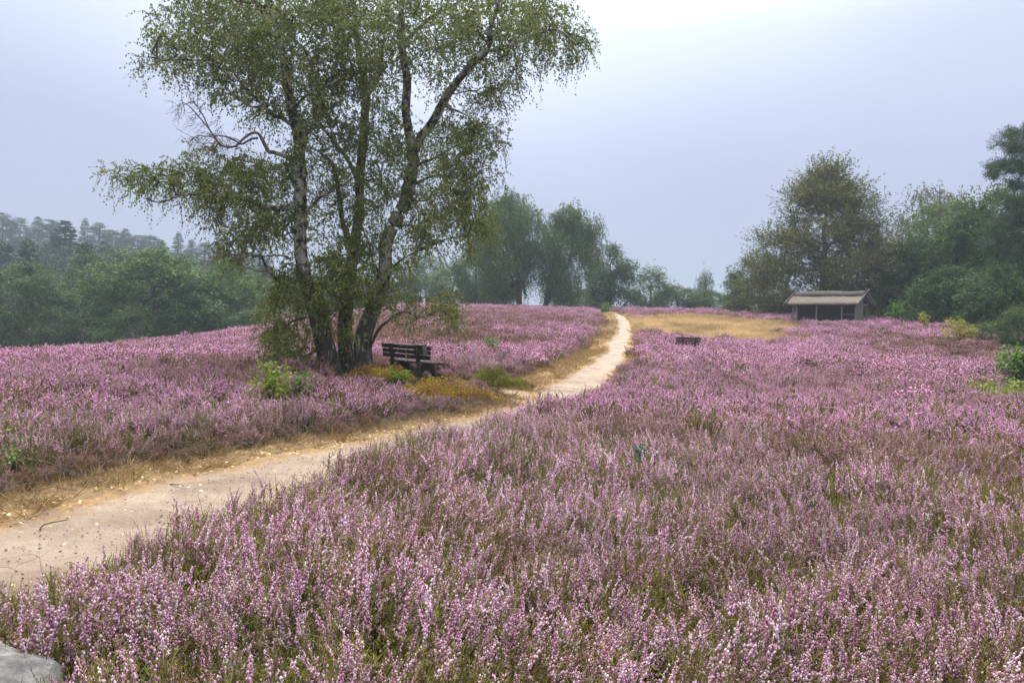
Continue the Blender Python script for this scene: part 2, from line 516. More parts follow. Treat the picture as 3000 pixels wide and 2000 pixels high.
# ------------------------------------------------------------------ terrain
def smooth(a, b, x):
    t = np.clip((x - a) / (b - a), 0, 1)
    return t * t * (3 - 2 * t)

ctl = [(0, 0, 0), (-3, 3, 0), (3, 3, 0), (0, 6, 0), (-7, 5, 0), (7, 5, 0), (-3, 10, 0), (5, 10, 0), (-8, 13, -.1), (10, 14, 0), (0, 15.5, 0),
       (0, -20, 0), (-20, -10, 0), (20, -10, 0), (-20, 12, -.5), (25, 12, 0.2)]
ctl += [tuple(P(*a)) for a in ((1720, 1100, 23), (1795, 1050, 30), (1812, 1000, 40), (1828, 950, 57), (1795, 920, 78),
        (1000, 1105, 20.3), (1200, 1098, 21.3))]
ctl += [tuple(P(*a, -0.38)) for a in ((0, 1035, 30), (300, 1032, 33), (600, 1010, 38), (780, 965, 48), (1150, 897, 78), (1400, 897, 82),
        (1560, 900, 84), (1300, 1000, 38), (1500, 1000, 38), (250, 1100, 17), (1900, 905, 88), (2130, 911, 78), (2250, 920, 70), (2450, 940, 57),
        (2650, 947, 52), (2800, 982, 46), (3000, 1036, 39), (2910, 1005, 42), (3120, 1075, 36), (2020, 1022, 38), (2600, 1050, 32), (2900, 1150, 20), (2300, 1150, 19))]
ctl += [tuple(P(2050, 985, 50, -0.15))]
ctl += [(-46, 62, -4.5), (-30, 75, -1.5), (-60, 100, -2), (-90, 150, 4), (-40, 150, 3), (-12, 105, 2.6), (5, 110, 2.6), (20, 115, 2.4), (45, 95, 1.5),
        (58, 72, 1.0), (48, 45, 0.3), (70, 55, 0), (0, 170, 2), (60, 150, 1), (-120, 60, -2), (120, 60, 0), (-55, 30, -3), (70, 20, 0)]
ctl = np.array(ctl, float)

def _phi(r2):
    return 0.5 * r2 * np.log(r2 + 1e-6)

def _rbf():
    n = len(ctl)
    d = ((ctl[:, None, :2] - ctl[None, :, :2]) ** 2).sum(-1)
    A = np.zeros((n + 3, n + 3))
    A[:n, :n] = _phi(d) + np.eye(n) * 2.5
    A[:n, n] = 1
    A[:n, n + 1:] = ctl[:, :2]
    A[n:, :n] = A[:n, n:].T
    b = np.zeros(n + 3)
    b[:n] = ctl[:, 2]
    return np.linalg.solve(A, b)
_w = _rbf()

def hgt(x, y):
    x = np.atleast_1d(np.asarray(x, float)); y = np.atleast_1d(np.asarray(y, float))
    sh = x.shape
    xf, yf = x.ravel(), y.ravel()
    z = np.empty_like(xf)
    n = len(ctl)
    for s in range(0, len(xf), 40000):
        a, b = xf[s:s + 40000], yf[s:s + 40000]
        d = (a[:, None] - ctl[None, :, 0]) ** 2 + (b[:, None] - ctl[None, :, 1]) ** 2
        z[s:s + 40000] = _phi(d) @ _w[:n] + _w[n] + _w[n + 1] * a + _w[n + 2] * b
    r = np.hypot(xf, yf - 40)
    k = np.clip((r - 110) / 120, 0, 1)
    k = k * k * (3 - 2 * k)
    z = np.clip(z, -6, 7) * (1 - k) + 1.0 * k
    z += 17.0 * smooth(130, 265, yf) * smooth(30, 100, -xf) * (1 - 0.5 * smooth(380, 800, yf))
    z += 0.05 * fnoise(xf, yf, 3, 4.0) * np.clip(r / 12, 0, 1)
    return z.reshape(sh)

def H(x, y):
    return float(hgt(x, y)[0])

# path centre line: world points, half width of bare sand, verge left, verge right
path_c = [(-5.8, 1.2), (-4.1, 2.9), (-3.25, 4.5), (-2.68, 6.2), (-2.02, 8.0), (-1.42, 9.4), (-0.78, 10.9), (-0.12, 12.4), (0.62, 14.4), (1.12, 16.5)]
path_c += [tuple(P(*a)[:2]) for a in ((1668, 1130, 19), (1728, 1095, 23), (1790, 1050, 30), (1814, 1000, 40), (1828, 950, 57), (1800, 922, 76), (1782, 912, 84))]
path_c += [(9.0, 95.0), (6.0, 112.0)]
path_c = np.array(path_c)

def catmull(p, n=24):
    p = np.asarray(p, float)
    q = np.vstack([2 * p[0] - p[1], p, 2 * p[-1] - p[-2]])
    out = []
    t = np.linspace(0, 1, n, endpoint=False)[:, None]
    for i in range(1, len(q) - 2):
        a, b, c, d = q[i - 1], q[i], q[i + 1], q[i + 2]
        out.append(0.5 * ((2 * b) + (-a + c) * t + (2 * a - 5 * b + 4 * c - d) * t ** 2 + (-a + 3 * b - 3 * c + d) * t ** 3))
    out.append(p[-1:])
    return np.vstack(out)
PC = catmull(path_c, 24)
PT = np.gradient(PC, axis=0)
PT /= np.linalg.norm(PT, axis=1, keepdims=True)
PN = np.stack([PT[:, 1], -PT[:, 0]], 1)        # to the right of travel
PHW = np.interp(PC[:, 1], [0, 6, 8, 10, 13, 20, 30, 60, 90], [0.80, 0.78, 0.72, 0.64, 0.62, 0.66, 0.60, 0.57, 0.5])
PVL = np.interp(PC[:, 1], [0, 6, 11, 14, 19, 26, 40, 80], [0.6, 0.55, 0.30, 0.25, 0.75, 0.95, 0.75, 0.5])
PVR = np.interp(PC[:, 1], [0, 6, 14, 20, 40, 80], [0.04, 0.06, 0.08, 0.30, 0.45, 0.6])

def path_dist(x, y):
    """signed sideways distance from the path centre and the index along it"""
    x, y = np.asarray(x, float), np.asarray(y, float)
    sd, ix = np.empty(len(x)), np.empty(len(x), int)
    for s in range(0, len(x), 20000):
        d = (x[s:s + 20000, None] - PC[None, :, 0]) ** 2 + (y[s:s + 20000, None] - PC[None, :, 1]) ** 2
        i = d.argmin(1)
        ix[s:s + 20000] = i
        side = (x[s:s + 20000] - PC[i, 0]) * PN[i, 0] + (y[s:s + 20000] - PC[i, 1]) * PN[i, 1]
        sd[s:s + 20000] = np.sqrt(d[np.arange(len(i)), i]) * np.sign(side + 1e-9)
    return sd, ix

# small sandy nook leading off towards the bench
SPUR = np.array([P(1560, 1150, 17.0)[:2], P(1470, 1148, 17.2)[:2], P(1420, 1135, 18.0)[:2]])
def spur_dist(x, y):
    d = np.full(len(x), 1e9)
    for a, b in zip(SPUR[:-1], SPUR[1:]):
        ab = b - a
        t = np.clip(((x - a[0]) * ab[0] + (y - a[1]) * ab[1]) / (ab @ ab), 0, 1)
        d = np.minimum(d, np.hypot(x - a[0] - t * ab[0], y - a[1] - t * ab[1]))
    return d

def ell(x, y, cx, cy, rx, ry, rot=0.0):
    c, s = math.cos(rot), math.sin(rot)
    u, v = (x - cx) * c + (y - cy) * s, -(x - cx) * s + (y - cy) * c
    return (u / rx) ** 2 + (v / ry) ** 2

def gold_mask(x, y):
    """dry golden grass clearing right of the path, and a paler strip on the left slope"""
    a = P(2040, 960, 58)
    g1 = np.clip(2.0 - 1.5 * ell(x, y, a[0] + 0.2, a[1] - 0.5, 7.8, 12.5, -0.15) + 1.1 * fnoise(x, y, 21, 2.2), 0, 1)
    b = P(1500, 930, 66)
    g2 = np.clip(1.05 - ell(x, y, b[0] + 0.5, b[1], 8.5, 4.0) + 0.6 * fnoise(x, y, 22, 3.0), 0, 1) * 0.75
    c = P(1690, 960, 50)
    g3 = np.clip(1.0 - ell(x, y, c[0], c[1], 1.6, 3.0) + 0.4 * fnoise(x, y, 23, 1.5), 0, 1) * 0.7
    return np.maximum(np.maximum(g1, g2), g3)

def build_ground():
    def axis(lim, near, steps):
        a = np.concatenate([np.arange(0, near, 0.35), np.geomspace(near, lim, steps)])
        return a
    xa = axis(900, 14, 90)
    xs = np.concatenate([-xa[:0:-1], xa])
    ys = np.concatenate([-np.geomspace(900, 1.5, 22), np.arange(-1, 30, 0.35), np.geomspace(30, 1500, 130)])
    X, Y = np.meshgrid(xs, ys)
    x, y = X.ravel(), Y.ravel()
    z = hgt(x, y)
    sd, ix = path_dist(x, y)
    ad = np.abs(sd)
    inner = PHW[ix] + 0.05
    z -= 0.07 * (1 - smooth(inner - 0.25, inner + 0.15, ad))
    dry = np.maximum(gold_mask(x, y) * (0.85 + 0.4 * fnoise(x, y, 26, 1.5)), np.interp(y, [12, 20], [0.55, 1.0]) * (1 - smooth(0.2, 0.5, np.where(sd < 0, ad - PHW[ix] - PVL[ix], ad - PHW[ix] - PVR[ix]))))
    sand = 1 - smooth(0.35, 0.6, spur_dist(x, y))
    nx, ny = len(xs), len(ys)
    i = np.arange(ny - 1)[:, None] * nx + np.arange(nx - 1)[None, :]
    f = np.stack([i, i + 1, i + nx + 1, i + nx], -1).reshape(-1, 4)
    o = obj_np("ground", np.stack([x, y, z], 1), f, MAT['ground'], smooth=True,
               attrs={"dry": ('POINT', dry), "sand": ('POINT', sand)})
    tag(o, kind="structure")
build_ground()

def build_path():
    rng = np.random.default_rng(5)
    # resample finely
    s = np.concatenate([[0], np.cumsum(np.linalg.norm(np.diff(PC, axis=0), axis=1))])
    n = 1100
    t = np.linspace(0, 1, n) ** 1.6 * s[-1]
    cx, cy = np.interp(t, s, PC[:, 0]), np.interp(t, s, PC[:, 1])
    nx_, ny_ = np.interp(t, s, PN[:, 0]), np.interp(t, s, PN[:, 1])
    hw = np.interp(t, s, PHW)
    wl_ = hw + 0.12 + 0.16 * vnoise(t, t * 0, 31, 0.9) + 0.07 * vnoise(t, t * 0, 32, 0.25)
    wr_ = hw + 0.12 + 0.16 * vnoise(t, t * 0, 33, 0.9) + 0.07 * vnoise(t, t * 0, 34, 0.25)
    k = 31
    u = np.linspace(-1, 1, k)
    off = np.where(u[None, :] < 0, u[None, :] * wl_[:, None], u[None, :] * wr_[:, None])
    x = cx[:, None] + nx_[:, None] * off
    y = cy[:, None] + ny_[:, None] * off
    z = hgt(x, y) + 0.012 - 0.045 * (1 - u[None, :] ** 2) + 0.022 * fnoise(x, y, 41, 0.35) + 0.012 * fnoise(x, y, 42, 0.12)
    z[:, 0] -= 0.06
    z[:, -1] -= 0.06
    edge = np.broadcast_to(np.abs(u)[None, :] ** 1.6, x.shape) * 0.95
    i = np.arange(n - 1)[:, None] * k + np.arange(k - 1)[None, :]
    f = np.stack([i, i + 1, i + k + 1, i + k], -1).reshape(-1, 4)
    o = obj_np("path", np.stack([x, y, z], -1).reshape(-1, 3), f, MAT['path'], smooth=True, attrs={"edge": ('POINT', edge.ravel())})
    tag(o, "pale sandy footpath winding through the heather up to the ridge", kind="structure")
build_path()

# ------------------------------------------------------------------ scattering of ground cover
def gn_scatter(name, pts, rot, scale, idx, bloom, protos, label, cat):
    me = bpy.data.meshes.new(name)
    n = len(pts)
    me.vertices.add(n)
    me.vertices.foreach_set("co", np.asarray(pts, np.float32).ravel())
    for an, ty, arr, key in (("rot", 'FLOAT_VECTOR', rot, "vector"), ("scl", 'FLOAT_VECTOR', scale, "vector"), ("idx", 'INT', idx, "value"), ("bloom", 'FLOAT', bloom, "value")):
        a = me.attributes.new(an, ty, 'POINT')
        a.data.foreach_set(key, np.asarray(arr, np.int32 if ty == 'INT' else np.float32).ravel())
    o = link(bpy.data.objects.new(name, me))
    pc = bpy.data.collections.new(name + "_pieces")
    for i, pm in enumerate(protos):
        po = bpy.data.objects.new("%s_piece%02d" % (name, i), pm)
        pc.objects.link(po)
        if pm.materials and pm.materials[0].name not in [m.name for m in me.materials]:
            me.materials.append(pm.materials[0])
    ng = bpy.data.node_groups.new(name + "_scatter", 'GeometryNodeTree')
    ng.interface.new_socket("Geometry", in_out='INPUT', socket_type='NodeSocketGeometry')
    ng.interface.new_socket("Geometry", in_out='OUTPUT', socket_type='NodeSocketGeometry')
    gi, go = ng.nodes.new("NodeGroupInput"), ng.nodes.new("NodeGroupOutput")
    ci = ng.nodes.new("GeometryNodeCollectionInfo")
    ci.inputs["Collection"].default_value = pc
    ci.inputs["Separate Children"].default_value = True
    ci.inputs["Reset Children"].default_value = True
    ip = ng.nodes.new("GeometryNodeInstanceOnPoints")
    ip.inputs["Pick Instance"].default_value = True
    def named(nm, ty):
        a = ng.nodes.new("GeometryNodeInputNamedAttribute")
        a.data_type = ty
        a.inputs["Name"].default_value = nm
        return a.outputs["Attribute"]
    e2r = ng.nodes.new("FunctionNodeEulerToRotation")
    ng.links.new(named("rot", 'FLOAT_VECTOR'), e2r.inputs[0])
    ng.links.new(gi.outputs[0], ip.inputs["Points"])
    ng.links.new(ci.outputs[0], ip.inputs["Instance"])
    ng.links.new(named("idx", 'INT'), ip.inputs["Instance Index"])
    ng.links.new(e2r.outputs[0], ip.inputs["Rotation"])
    ng.links.new(named("scl", 'FLOAT_VECTOR'), ip.inputs["Scale"])
    ng.links.new(ip.outputs[0], go.inputs[0])
    md = o.modifiers.new("scatter", 'NODES')
    md.node_group = ng
    tag(o, label, cat, kind="stuff")
    return o

OCT_V = np.array([[1, 0, 0], [-1, 0, 0], [0, 1, 0], [0, -1, 0], [0, 0, 1], [0, 0, -1]], float)
OCT_F = np.array([[0, 2, 4], [2, 1, 4], [1, 3, 4], [3, 0, 4], [2, 0, 5], [1, 2, 5], [3, 1, 5], [0, 3, 5]])
TET_V = np.array([[1, 1, 1], [1, -1, -1], [-1, 1, -1], [-1, -1, 1]], float) * 0.7
TET_F = np.array([[0, 1, 2], [0, 3, 1], [0, 2, 3], [1, 3, 2]])

def blobs(g, pos, size, stretch, rng, m, a, V=OCT_V, Fc=OCT_F):
    n = len(pos)
    ang = rng.uniform(0, 2 * np.pi, n)
    c, s = np.cos(ang), np.sin(ang)
    v = np.repeat(V[None], n, 0) * np.asarray(size)[:, None, None]
    v[:, :, 2] *= stretch
    vx = v[:, :, 0] * c[:, None] - v[:, :, 1] * s[:, None]
    vy = v[:, :, 0] * s[:, None] + v[:, :, 1] * c[:, None]
    v = np.stack([vx, vy, v[:, :, 2]], -1) + pos[:, None, :]
    f = Fc[None] + (np.arange(n) * len(V))[:, None, None]
    g.add(v.reshape(-1, 3), f.reshape(-1, 3), m, np.repeat(a, len(Fc)))

def blades(g, p0, p1, w, rng, m, a):
    """thin tapering blades from p0 to p1"""
    n = len(p0)
    d = p1 - p0
    side = np.cross(d, rng.normal(size=(n, 3)))
    side /= np.linalg.norm(side, axis=1, keepdims=True) + 1e-9
    side *= np.asarray(w)[:, None] if np.ndim(w) else w
    mid = p0 + d * 0.45
    v = np.stack([p0 - side * 0.6, p0 + side * 0.6, mid + side, mid - side, p1], 1)
    f = np.array([[0, 1, 2], [0, 2, 3], [3, 2, 4]])
    f = f[None] + (np.arange(n) * 5)[:, None, None]
    g.add(v.reshape(-1, 3), f.reshape(-1, 3), m, np.repeat(a, 3))

def heather_near(seed, flower=0.8, lean=0.0):
    """one heather bush with woody stems, leafy shoots and floret spikes"""
    rng = np.random.default_rng(seed)
    g = Geo()
    lines, spikes = [], []
    for i in range(24):
        a = rng.uniform(0, 6.283)
        r = 0.22 * math.sqrt(rng.uniform())
        top = np.array([r * math.cos(a) + lean * 0.1, r * math.sin(a), rng.uniform(0.27, 0.44) * (1 - 0.9 * r)])
        b = np.array([top[0] * 0.25, top[1] * 0.25, 0.0])
        midp = (b + top) / 2 + np.array([top[0] * 0.35, top[1] * 0.35, 0.0])
        t = np.linspace(0, 1, 6)[:, None]
        c = (1 - t) ** 2 * b + 2 * t * (1 - t) * midp + t * t * top
        lines.append((c, np.linspace(0.0028, 0.0011, 6)))
        dirn = c[-1] - c[-2]
        dirn /= np.linalg.norm(dirn)
        dirn = dirn * 0.8 + np.array([lean * 0.5, 0, 0.5]) + rng.normal(size=3) * 0.22
        dirn /= np.linalg.norm(dirn)
        spikes.append((c[4], dirn, rng.uniform(0.08, 0.15), 1.0))
        for k in range(rng.integers(2, 5)):
            q = c[rng.integers(2, 5)]
            d2 = dirn * 0.75 + rng.normal(size=3) * 0.50
            d2[2] = abs(d2[2]) + 0.2
            d2 /= np.linalg.norm(d2)
            spikes.append((q, d2, rng.uniform(0.04, 0.10), 0.8))
    v, f = tubes(lines, 3)
    g.add(v, f, 2, rng.uniform(0, 1, len(f)))
    for base, d, L, k in spikes:
        is_f = rng.uniform() < flower
        n = int(L / 0.0040)
        t = np.linspace(0.12, 1, n)
        bend = rng.normal(size=3) * 0.02
        ax = base[None] + d[None] * (t * L)[:, None] + bend[None] * (t ** 2)[:, None]
        g.add(*tubes([(ax[::max(1, n // 4)], np.full(len(ax[::max(1, n // 4)]), 0.0010))], 3), 2, 0.5)
        o = rng.normal(size=(n, 3))
        o /= np.linalg.norm(o, axis=1, keepdims=True)
        if is_f:
            fade = rng.uniform(-0.25, 0.3)
            pos = ax + o * (0.0095 * (1.15 - 0.75 * t))[:, None]
            val = np.clip(0.52 + fade + rng.normal(size=n) * 0.26, 0, 1)
            blobs(g, pos, rng.uniform(0.0038, 0.0064, n) * (1.15 - 0.5 * t), 1.25, rng, 0, val)
        else:
            pos = ax
            p1 = pos + o * 0.006 + d[None] * 0.008
            blades(g, pos, p1, 0.0012, rng, 1, np.clip(rng.normal(0.6, 0.2, n), 0, 1))
    # leafy shoots along the stems, and side sprays
    n = 1900
    li = rng.integers(0, len(lines), n)
    t = rng.uniform(0.22, 0.98, n)
    C_ = np.stack([l[0] for l in lines])
    k = np.minimum((t * 5).astype(int), 4)
    fr = (t * 5 - k)[:, None]
    p0 = C_[li, k] * (1 - fr) + C_[li, k + 1] * fr
    spray = np.repeat(rng.normal(size=(n // 10 + 1, 3)), 10, 0)[:n] * 0.028
    p0 = p0 + spray + rng.normal(size=(n, 3)) * 0.008
    p0[:, 2] = np.maximum(p0[:, 2], 0.01)
    dd = rng.normal(size=(n, 3)) * 0.5 + np.array([0, 0, 0.7])
    p1 = p0 + dd * rng.uniform(0.014, 0.036, n)[:, None]
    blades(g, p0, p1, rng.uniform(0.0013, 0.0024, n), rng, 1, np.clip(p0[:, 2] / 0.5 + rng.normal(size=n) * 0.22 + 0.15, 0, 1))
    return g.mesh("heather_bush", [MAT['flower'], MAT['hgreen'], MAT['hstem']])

def heather_mid(seed, n=115, rad=0.34, flower=0.75, fat=1.0):
    rng = np.random.default_rng(seed)
    g = Geo()
    a = rng.uniform(0, 6.283, n)
    r = rad * np.sqrt(rng.uniform(size=n))
    hz = (0.40 + rng.normal(size=n) * 0.055) * (1 - 0.55 * (r / rad) ** 2)
    lean = np.stack([np.cos(a) * r * 0.9, np.sin(a) * r * 0.9, np.full(n, 0.48)], 1) + rng.normal(size=(n, 3)) * 0.19
    lean /= np.linalg.norm(lean, axis=1, keepdims=True)
    L = rng.uniform(0.07, 0.17, n)
    top = np.stack([r * np.cos(a), r * np.sin(a), hz], 1)
    isf = rng.uniform(size=n) < flower
    # spikes: floret lumps along each
    k = 10
    for j in range(k):
        t = (j + 0.5) / k
        pos = top + lean * (L * (t - 0.75))[:, None] + rng.normal(size=(n, 3)) * 0.0035
        sz = (0.0088 * fat) * (1.15 - 0.6 * t) * rng.uniform(0.75, 1.2, n)
        val = np.clip(0.38 + rng.normal(size=n) * 0.2, 0, 1)
        s = isf
        blobs(g, pos[s], sz[s], 1.7, rng, 0, val[s], TET_V, TET_F)
    s = ~isf
    for j in range(3):
        p0 = top[s] - lean[s] * L[s][:, None] * 0.9
        blades(g, p0, top[s] + rng.normal(size=(s.sum(), 3)) * 0.012, 0.006, rng, 1, np.clip(rng.normal(0.65, 0.2, s.sum()), 0, 1))
    p0 = np.stack([r * np.cos(a) * 0.75, r * np.sin(a) * 0.75, hz * 0.25], 1)
    blades(g, p0, top - lean * (L * 0.6)[:, None], 0.004, rng, 2, rng.uniform(0, 0.6, n))
    m = n * 4
    a = rng.uniform(0, 6.283, m)
    r = rad * np.sqrt(rng.uniform(size=m))
    z = rng.uniform(0.03, 0.36, m) * (1 - 0.5 * (r / rad) ** 2)
    p0 = np.stack([r * np.cos(a), r * np.sin(a), z], 1)
    dd = np.stack([np.cos(a) * 0.5, np.sin(a) * 0.5, np.full(m, 0.8)], 1) + rng.normal(size=(m, 3)) * 0.35
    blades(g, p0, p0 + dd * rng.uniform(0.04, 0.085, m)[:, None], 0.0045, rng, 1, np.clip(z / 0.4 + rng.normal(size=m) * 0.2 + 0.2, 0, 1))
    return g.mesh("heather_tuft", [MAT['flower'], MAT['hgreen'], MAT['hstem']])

def heather_far(seed, n=150, rad=0.62, flower=0.78):
    rng = np.random.default_rng(seed)
    g = Geo()
    a = rng.uniform(0, 6.283, n)
    r = rad * np.sqrt(rng.uniform(size=n))
    hz = (0.42 + rng.normal(size=n) * 0.06) * (1 - 0.6 * (r / rad) ** 2)
    lean = np.stack([np.cos(a) * r * 0.6, np.sin(a) * r * 0.6, np.full(n, 0.5)], 1) + rng.normal(size=(n, 3)) * 0.2
    lean /= np.linalg.norm(lean, axis=1, keepdims=True)
    L = rng.uniform(0.10, 0.20, n)
    top = np.stack([r * np.cos(a), r * np.sin(a), hz], 1)
    isf = rng.uniform(size=n) < flower
    val = np.clip(0.27 + rng.normal(size=n) * 0.18, 0, 1)  # floret colour darkened to stand for self-shadowing and haze at this distance
    for t in (0.25, 0.65):
        pos = top + lean * (L * (t - 0.75))[:, None] + rng.normal(size=(n, 3)) * 0.01
        blobs(g, pos[isf], np.full(isf.sum(), 0.019), 2.0, rng, 0, val[isf], TET_V, TET_F)
    blades(g, top[~isf] - lean[~isf] * 0.2, top[~isf], 0.02, rng, 1, np.clip(rng.normal(0.6, 0.2, (~isf).sum()), 0, 1))
    m = n
    a = rng.uniform(0, 6.283, m)
    r = rad * np.sqrt(rng.uniform(size=m))
    z = rng.uniform(0.0, 0.25, m) * (1 - 0.5 * (r / rad) ** 2)
    p0 = np.stack([r * np.cos(a), r * np.sin(a), z], 1)
    dd = np.stack([np.cos(a) * 0.5, np.sin(a) * 0.5, np.full(m, 0.8)], 1) + rng.normal(size=(m, 3)) * 0.35
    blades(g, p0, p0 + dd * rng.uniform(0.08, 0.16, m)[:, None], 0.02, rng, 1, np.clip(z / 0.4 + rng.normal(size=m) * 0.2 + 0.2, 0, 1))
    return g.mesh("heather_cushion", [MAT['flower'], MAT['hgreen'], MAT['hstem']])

def grass_tuft(seed, mat, n=40, h=0.35, rad=0.12, w=0.0035, droop=0.35):
    rng = np.random.default_rng(seed)
    g = Geo()
    a = rng.uniform(0, 6.283, n)
    r = rad * np.sqrt(rng.uniform(size=n))
    p0 = np.stack([r * np.cos(a), r * np.sin(a), np.zeros(n)], 1)
    hh = h * rng.uniform(0.45, 1.0, n)
    out = np.stack([np.cos(a), np.sin(a), np.zeros(n)], 1) + rng.normal(size=(n, 3)) * 0.5
    p1 = p0 + out * (hh * droop)[:, None]
    p1[:, 2] = hh
    blades(g, p0, p1, w, rng, 0, np.clip(rng.normal(0.5, 0.22, n), 0, 1))
    return g.mesh("grass_tuft", [mat])

# where things keep the heather away: (x, y, radius)
CLEAR = []
LOW = [(1300, 1190, 15.0, 1.3, 0.5), (1210, 1125, 18.4, 2.3, 0.42), (1060, 1150, 17.2, 1.6, 0.65)]   # (px, py, d, radius, factor): shorter plants here

def bloom_at(x, y):
    """how fully the heather flowers: brown, gone-over parts and vivid drifts"""
    b = 0.86 + 0.60 * fnoise(x, y, 51, 6.0) + 0.55 * fnoise(x, y, 52, 1.5)
    def patch(px, py, d, rx, ry, delta, rot=0.0):
        c = P(px, py, d)
        return delta * np.clip(1.25 - ell(x, y, c[0], c[1], rx, ry, rot), 0, 1)
    b += patch(1350, 960, 52, 13, 18, -0.50)          # duller slope behind the bench
    b += patch(1150, 985, 38, 8, 8, -0.30)
    b += patch(1450, 1065, 27, 5.5, 3.5, 0.45)        # vivid drift left of the path bend
    b += patch(1700, 1000, 42, 2.5, 8, 0.2)
    b += patch(650, 1080, 21, 4.0, 2.0, -0.55)        # brown heather left of the birch
    b += patch(1000, 1190, 15, 4.2, 2.6, -0.38)
    b += patch(40, 1130, 12.5, 1.0, 1.6, -0.5)
    b += patch(200, 1130, 12, 4.5, 3.5, 0.25)
    b += patch(2150, 1060, 29, 8, 6, 0.3)
    b += patch(2880, 1030, 38, 6, 9, -0.55)
    b += patch(2500, 1000, 46, 9, 4, -0.25)
    b += patch(1700, 1560, 5.0, 1.0, 0.7, 0.25)
    b += patch(300, 1060, 24, 7, 3, -0.25)
    return np.clip(b, 0.0, 1.0)

def heather_points(dmin, dmax, spacing, seed):
    rng = np.random.default_rng(seed)
    xs = np.arange(-dmax * 0.95 - 6, dmax * 0.95 + 6, spacing)
    ys = np.arange(-3, dmax + spacing, spacing)
    X, Y = np.meshgrid(xs, ys)
    x = X.ravel() + rng.uniform(-.5, .5, X.size) * spacing
    y = Y.ravel() + rng.uniform(-.5, .5, X.size) * spacing
    d = np.hypot(x, y)
    d = d + rng.normal(size=len(x)) * 0.11 * np.where(d < (dmin + dmax) / 2, dmin, dmax) * np.where(dmin < 2, (d > 5), 1)
    k = (d >= dmin) & (d < dmax) & (np.abs(x) < 0.80 * np.maximum(y, 0) + 4.5) & (np.hypot(x, y) > 1.3)
    x, y = x[k], y[k]
    sd, ix = path_dist(x, y)
    free = np.where(sd < 0, -sd - PHW[ix] - PVL[ix], sd - PHW[ix] - PVR[ix])
    wob = 0.16 * vnoise(x, y, 61, 0.8)
    g = gold_mask(x, y)
    keep = (free + wob > 0.10) & (rng.uniform(size=len(x)) > g * 1.02) & (spur_dist(x, y) > 0.5)
    for cx, cy, r in CLEAR:
        keep &= np.hypot(x - cx, y - cy) > r
    return x[keep], y[keep], free[keep], rng

def make_heather(name, dmin, dmax, spacing, seed, protos, label, smin, smax, tilt=0.2):
    x, y, free, rng = heather_points(dmin, dmax, spacing, seed)
    n = len(x)
    z = hgt(x, y) - 0.01
    hn = 0.6 * fnoise(x, y, 71, 2.2) + 0.75 * fnoise(x, y, 72, 0.8)
    s = (smin + smax) / 2 + (smax - smin) * (0.65 * hn + 0.35 * rng.uniform(-1, 1, n))
    near_path = smooth(0.0, 0.9, free)
    left = x < np.interp(y, PC[:, 1], PC[:, 0])
    s *= np.where(left, 0.72 + 0.28 * near_path, 0.84 + 0.16 * near_path)
    s *= np.where(left, 0.55 + 0.45 * smooth(0.0, 1.1, free), 1.0)
    for lp in LOW:
        c = P(*lp[:3])
        k = np.clip(1.3 - np.hypot(x - c[0], y - c[1]) / lp[3], 0, 1)
        s *= 1 - (1 - lp[4]) * np.minimum(1, k * 2)
    bl = bloom_at(x, y) + rng.normal(size=n) * 0.2
    bl = np.where(left, bl - 0.75 * (1 - smooth(0.15, 1.0, free)), bl + 0.05 * (1 - near_path))
    bl = np.clip(bl, 0, 1)
    yaw = rng.uniform(0, 6.283, n)
    ta = tilt * vnoise(x, y, 81, 1.3) + rng.normal(size=n) * 0.1
    tb = tilt * vnoise(x, y, 82, 1.3) + rng.normal(size=n) * 0.1
    rot = np.stack([ta * np.cos(yaw) + tb * np.sin(yaw), -ta * np.sin(yaw) + tb * np.cos(yaw), yaw], 1)
    nv = len(protos)
    idx = rng.integers(0, nv, n)
    scl = np.stack([s * rng.uniform(0.9, 1.15, n), s * rng.uniform(0.9, 1.15, n), s * rng.uniform(0.85, 1.2, n)], 1)
    return gn_scatter(name, np.stack([x, y, z], 1), rot, scl, idx, bl, protos, label, "heather")

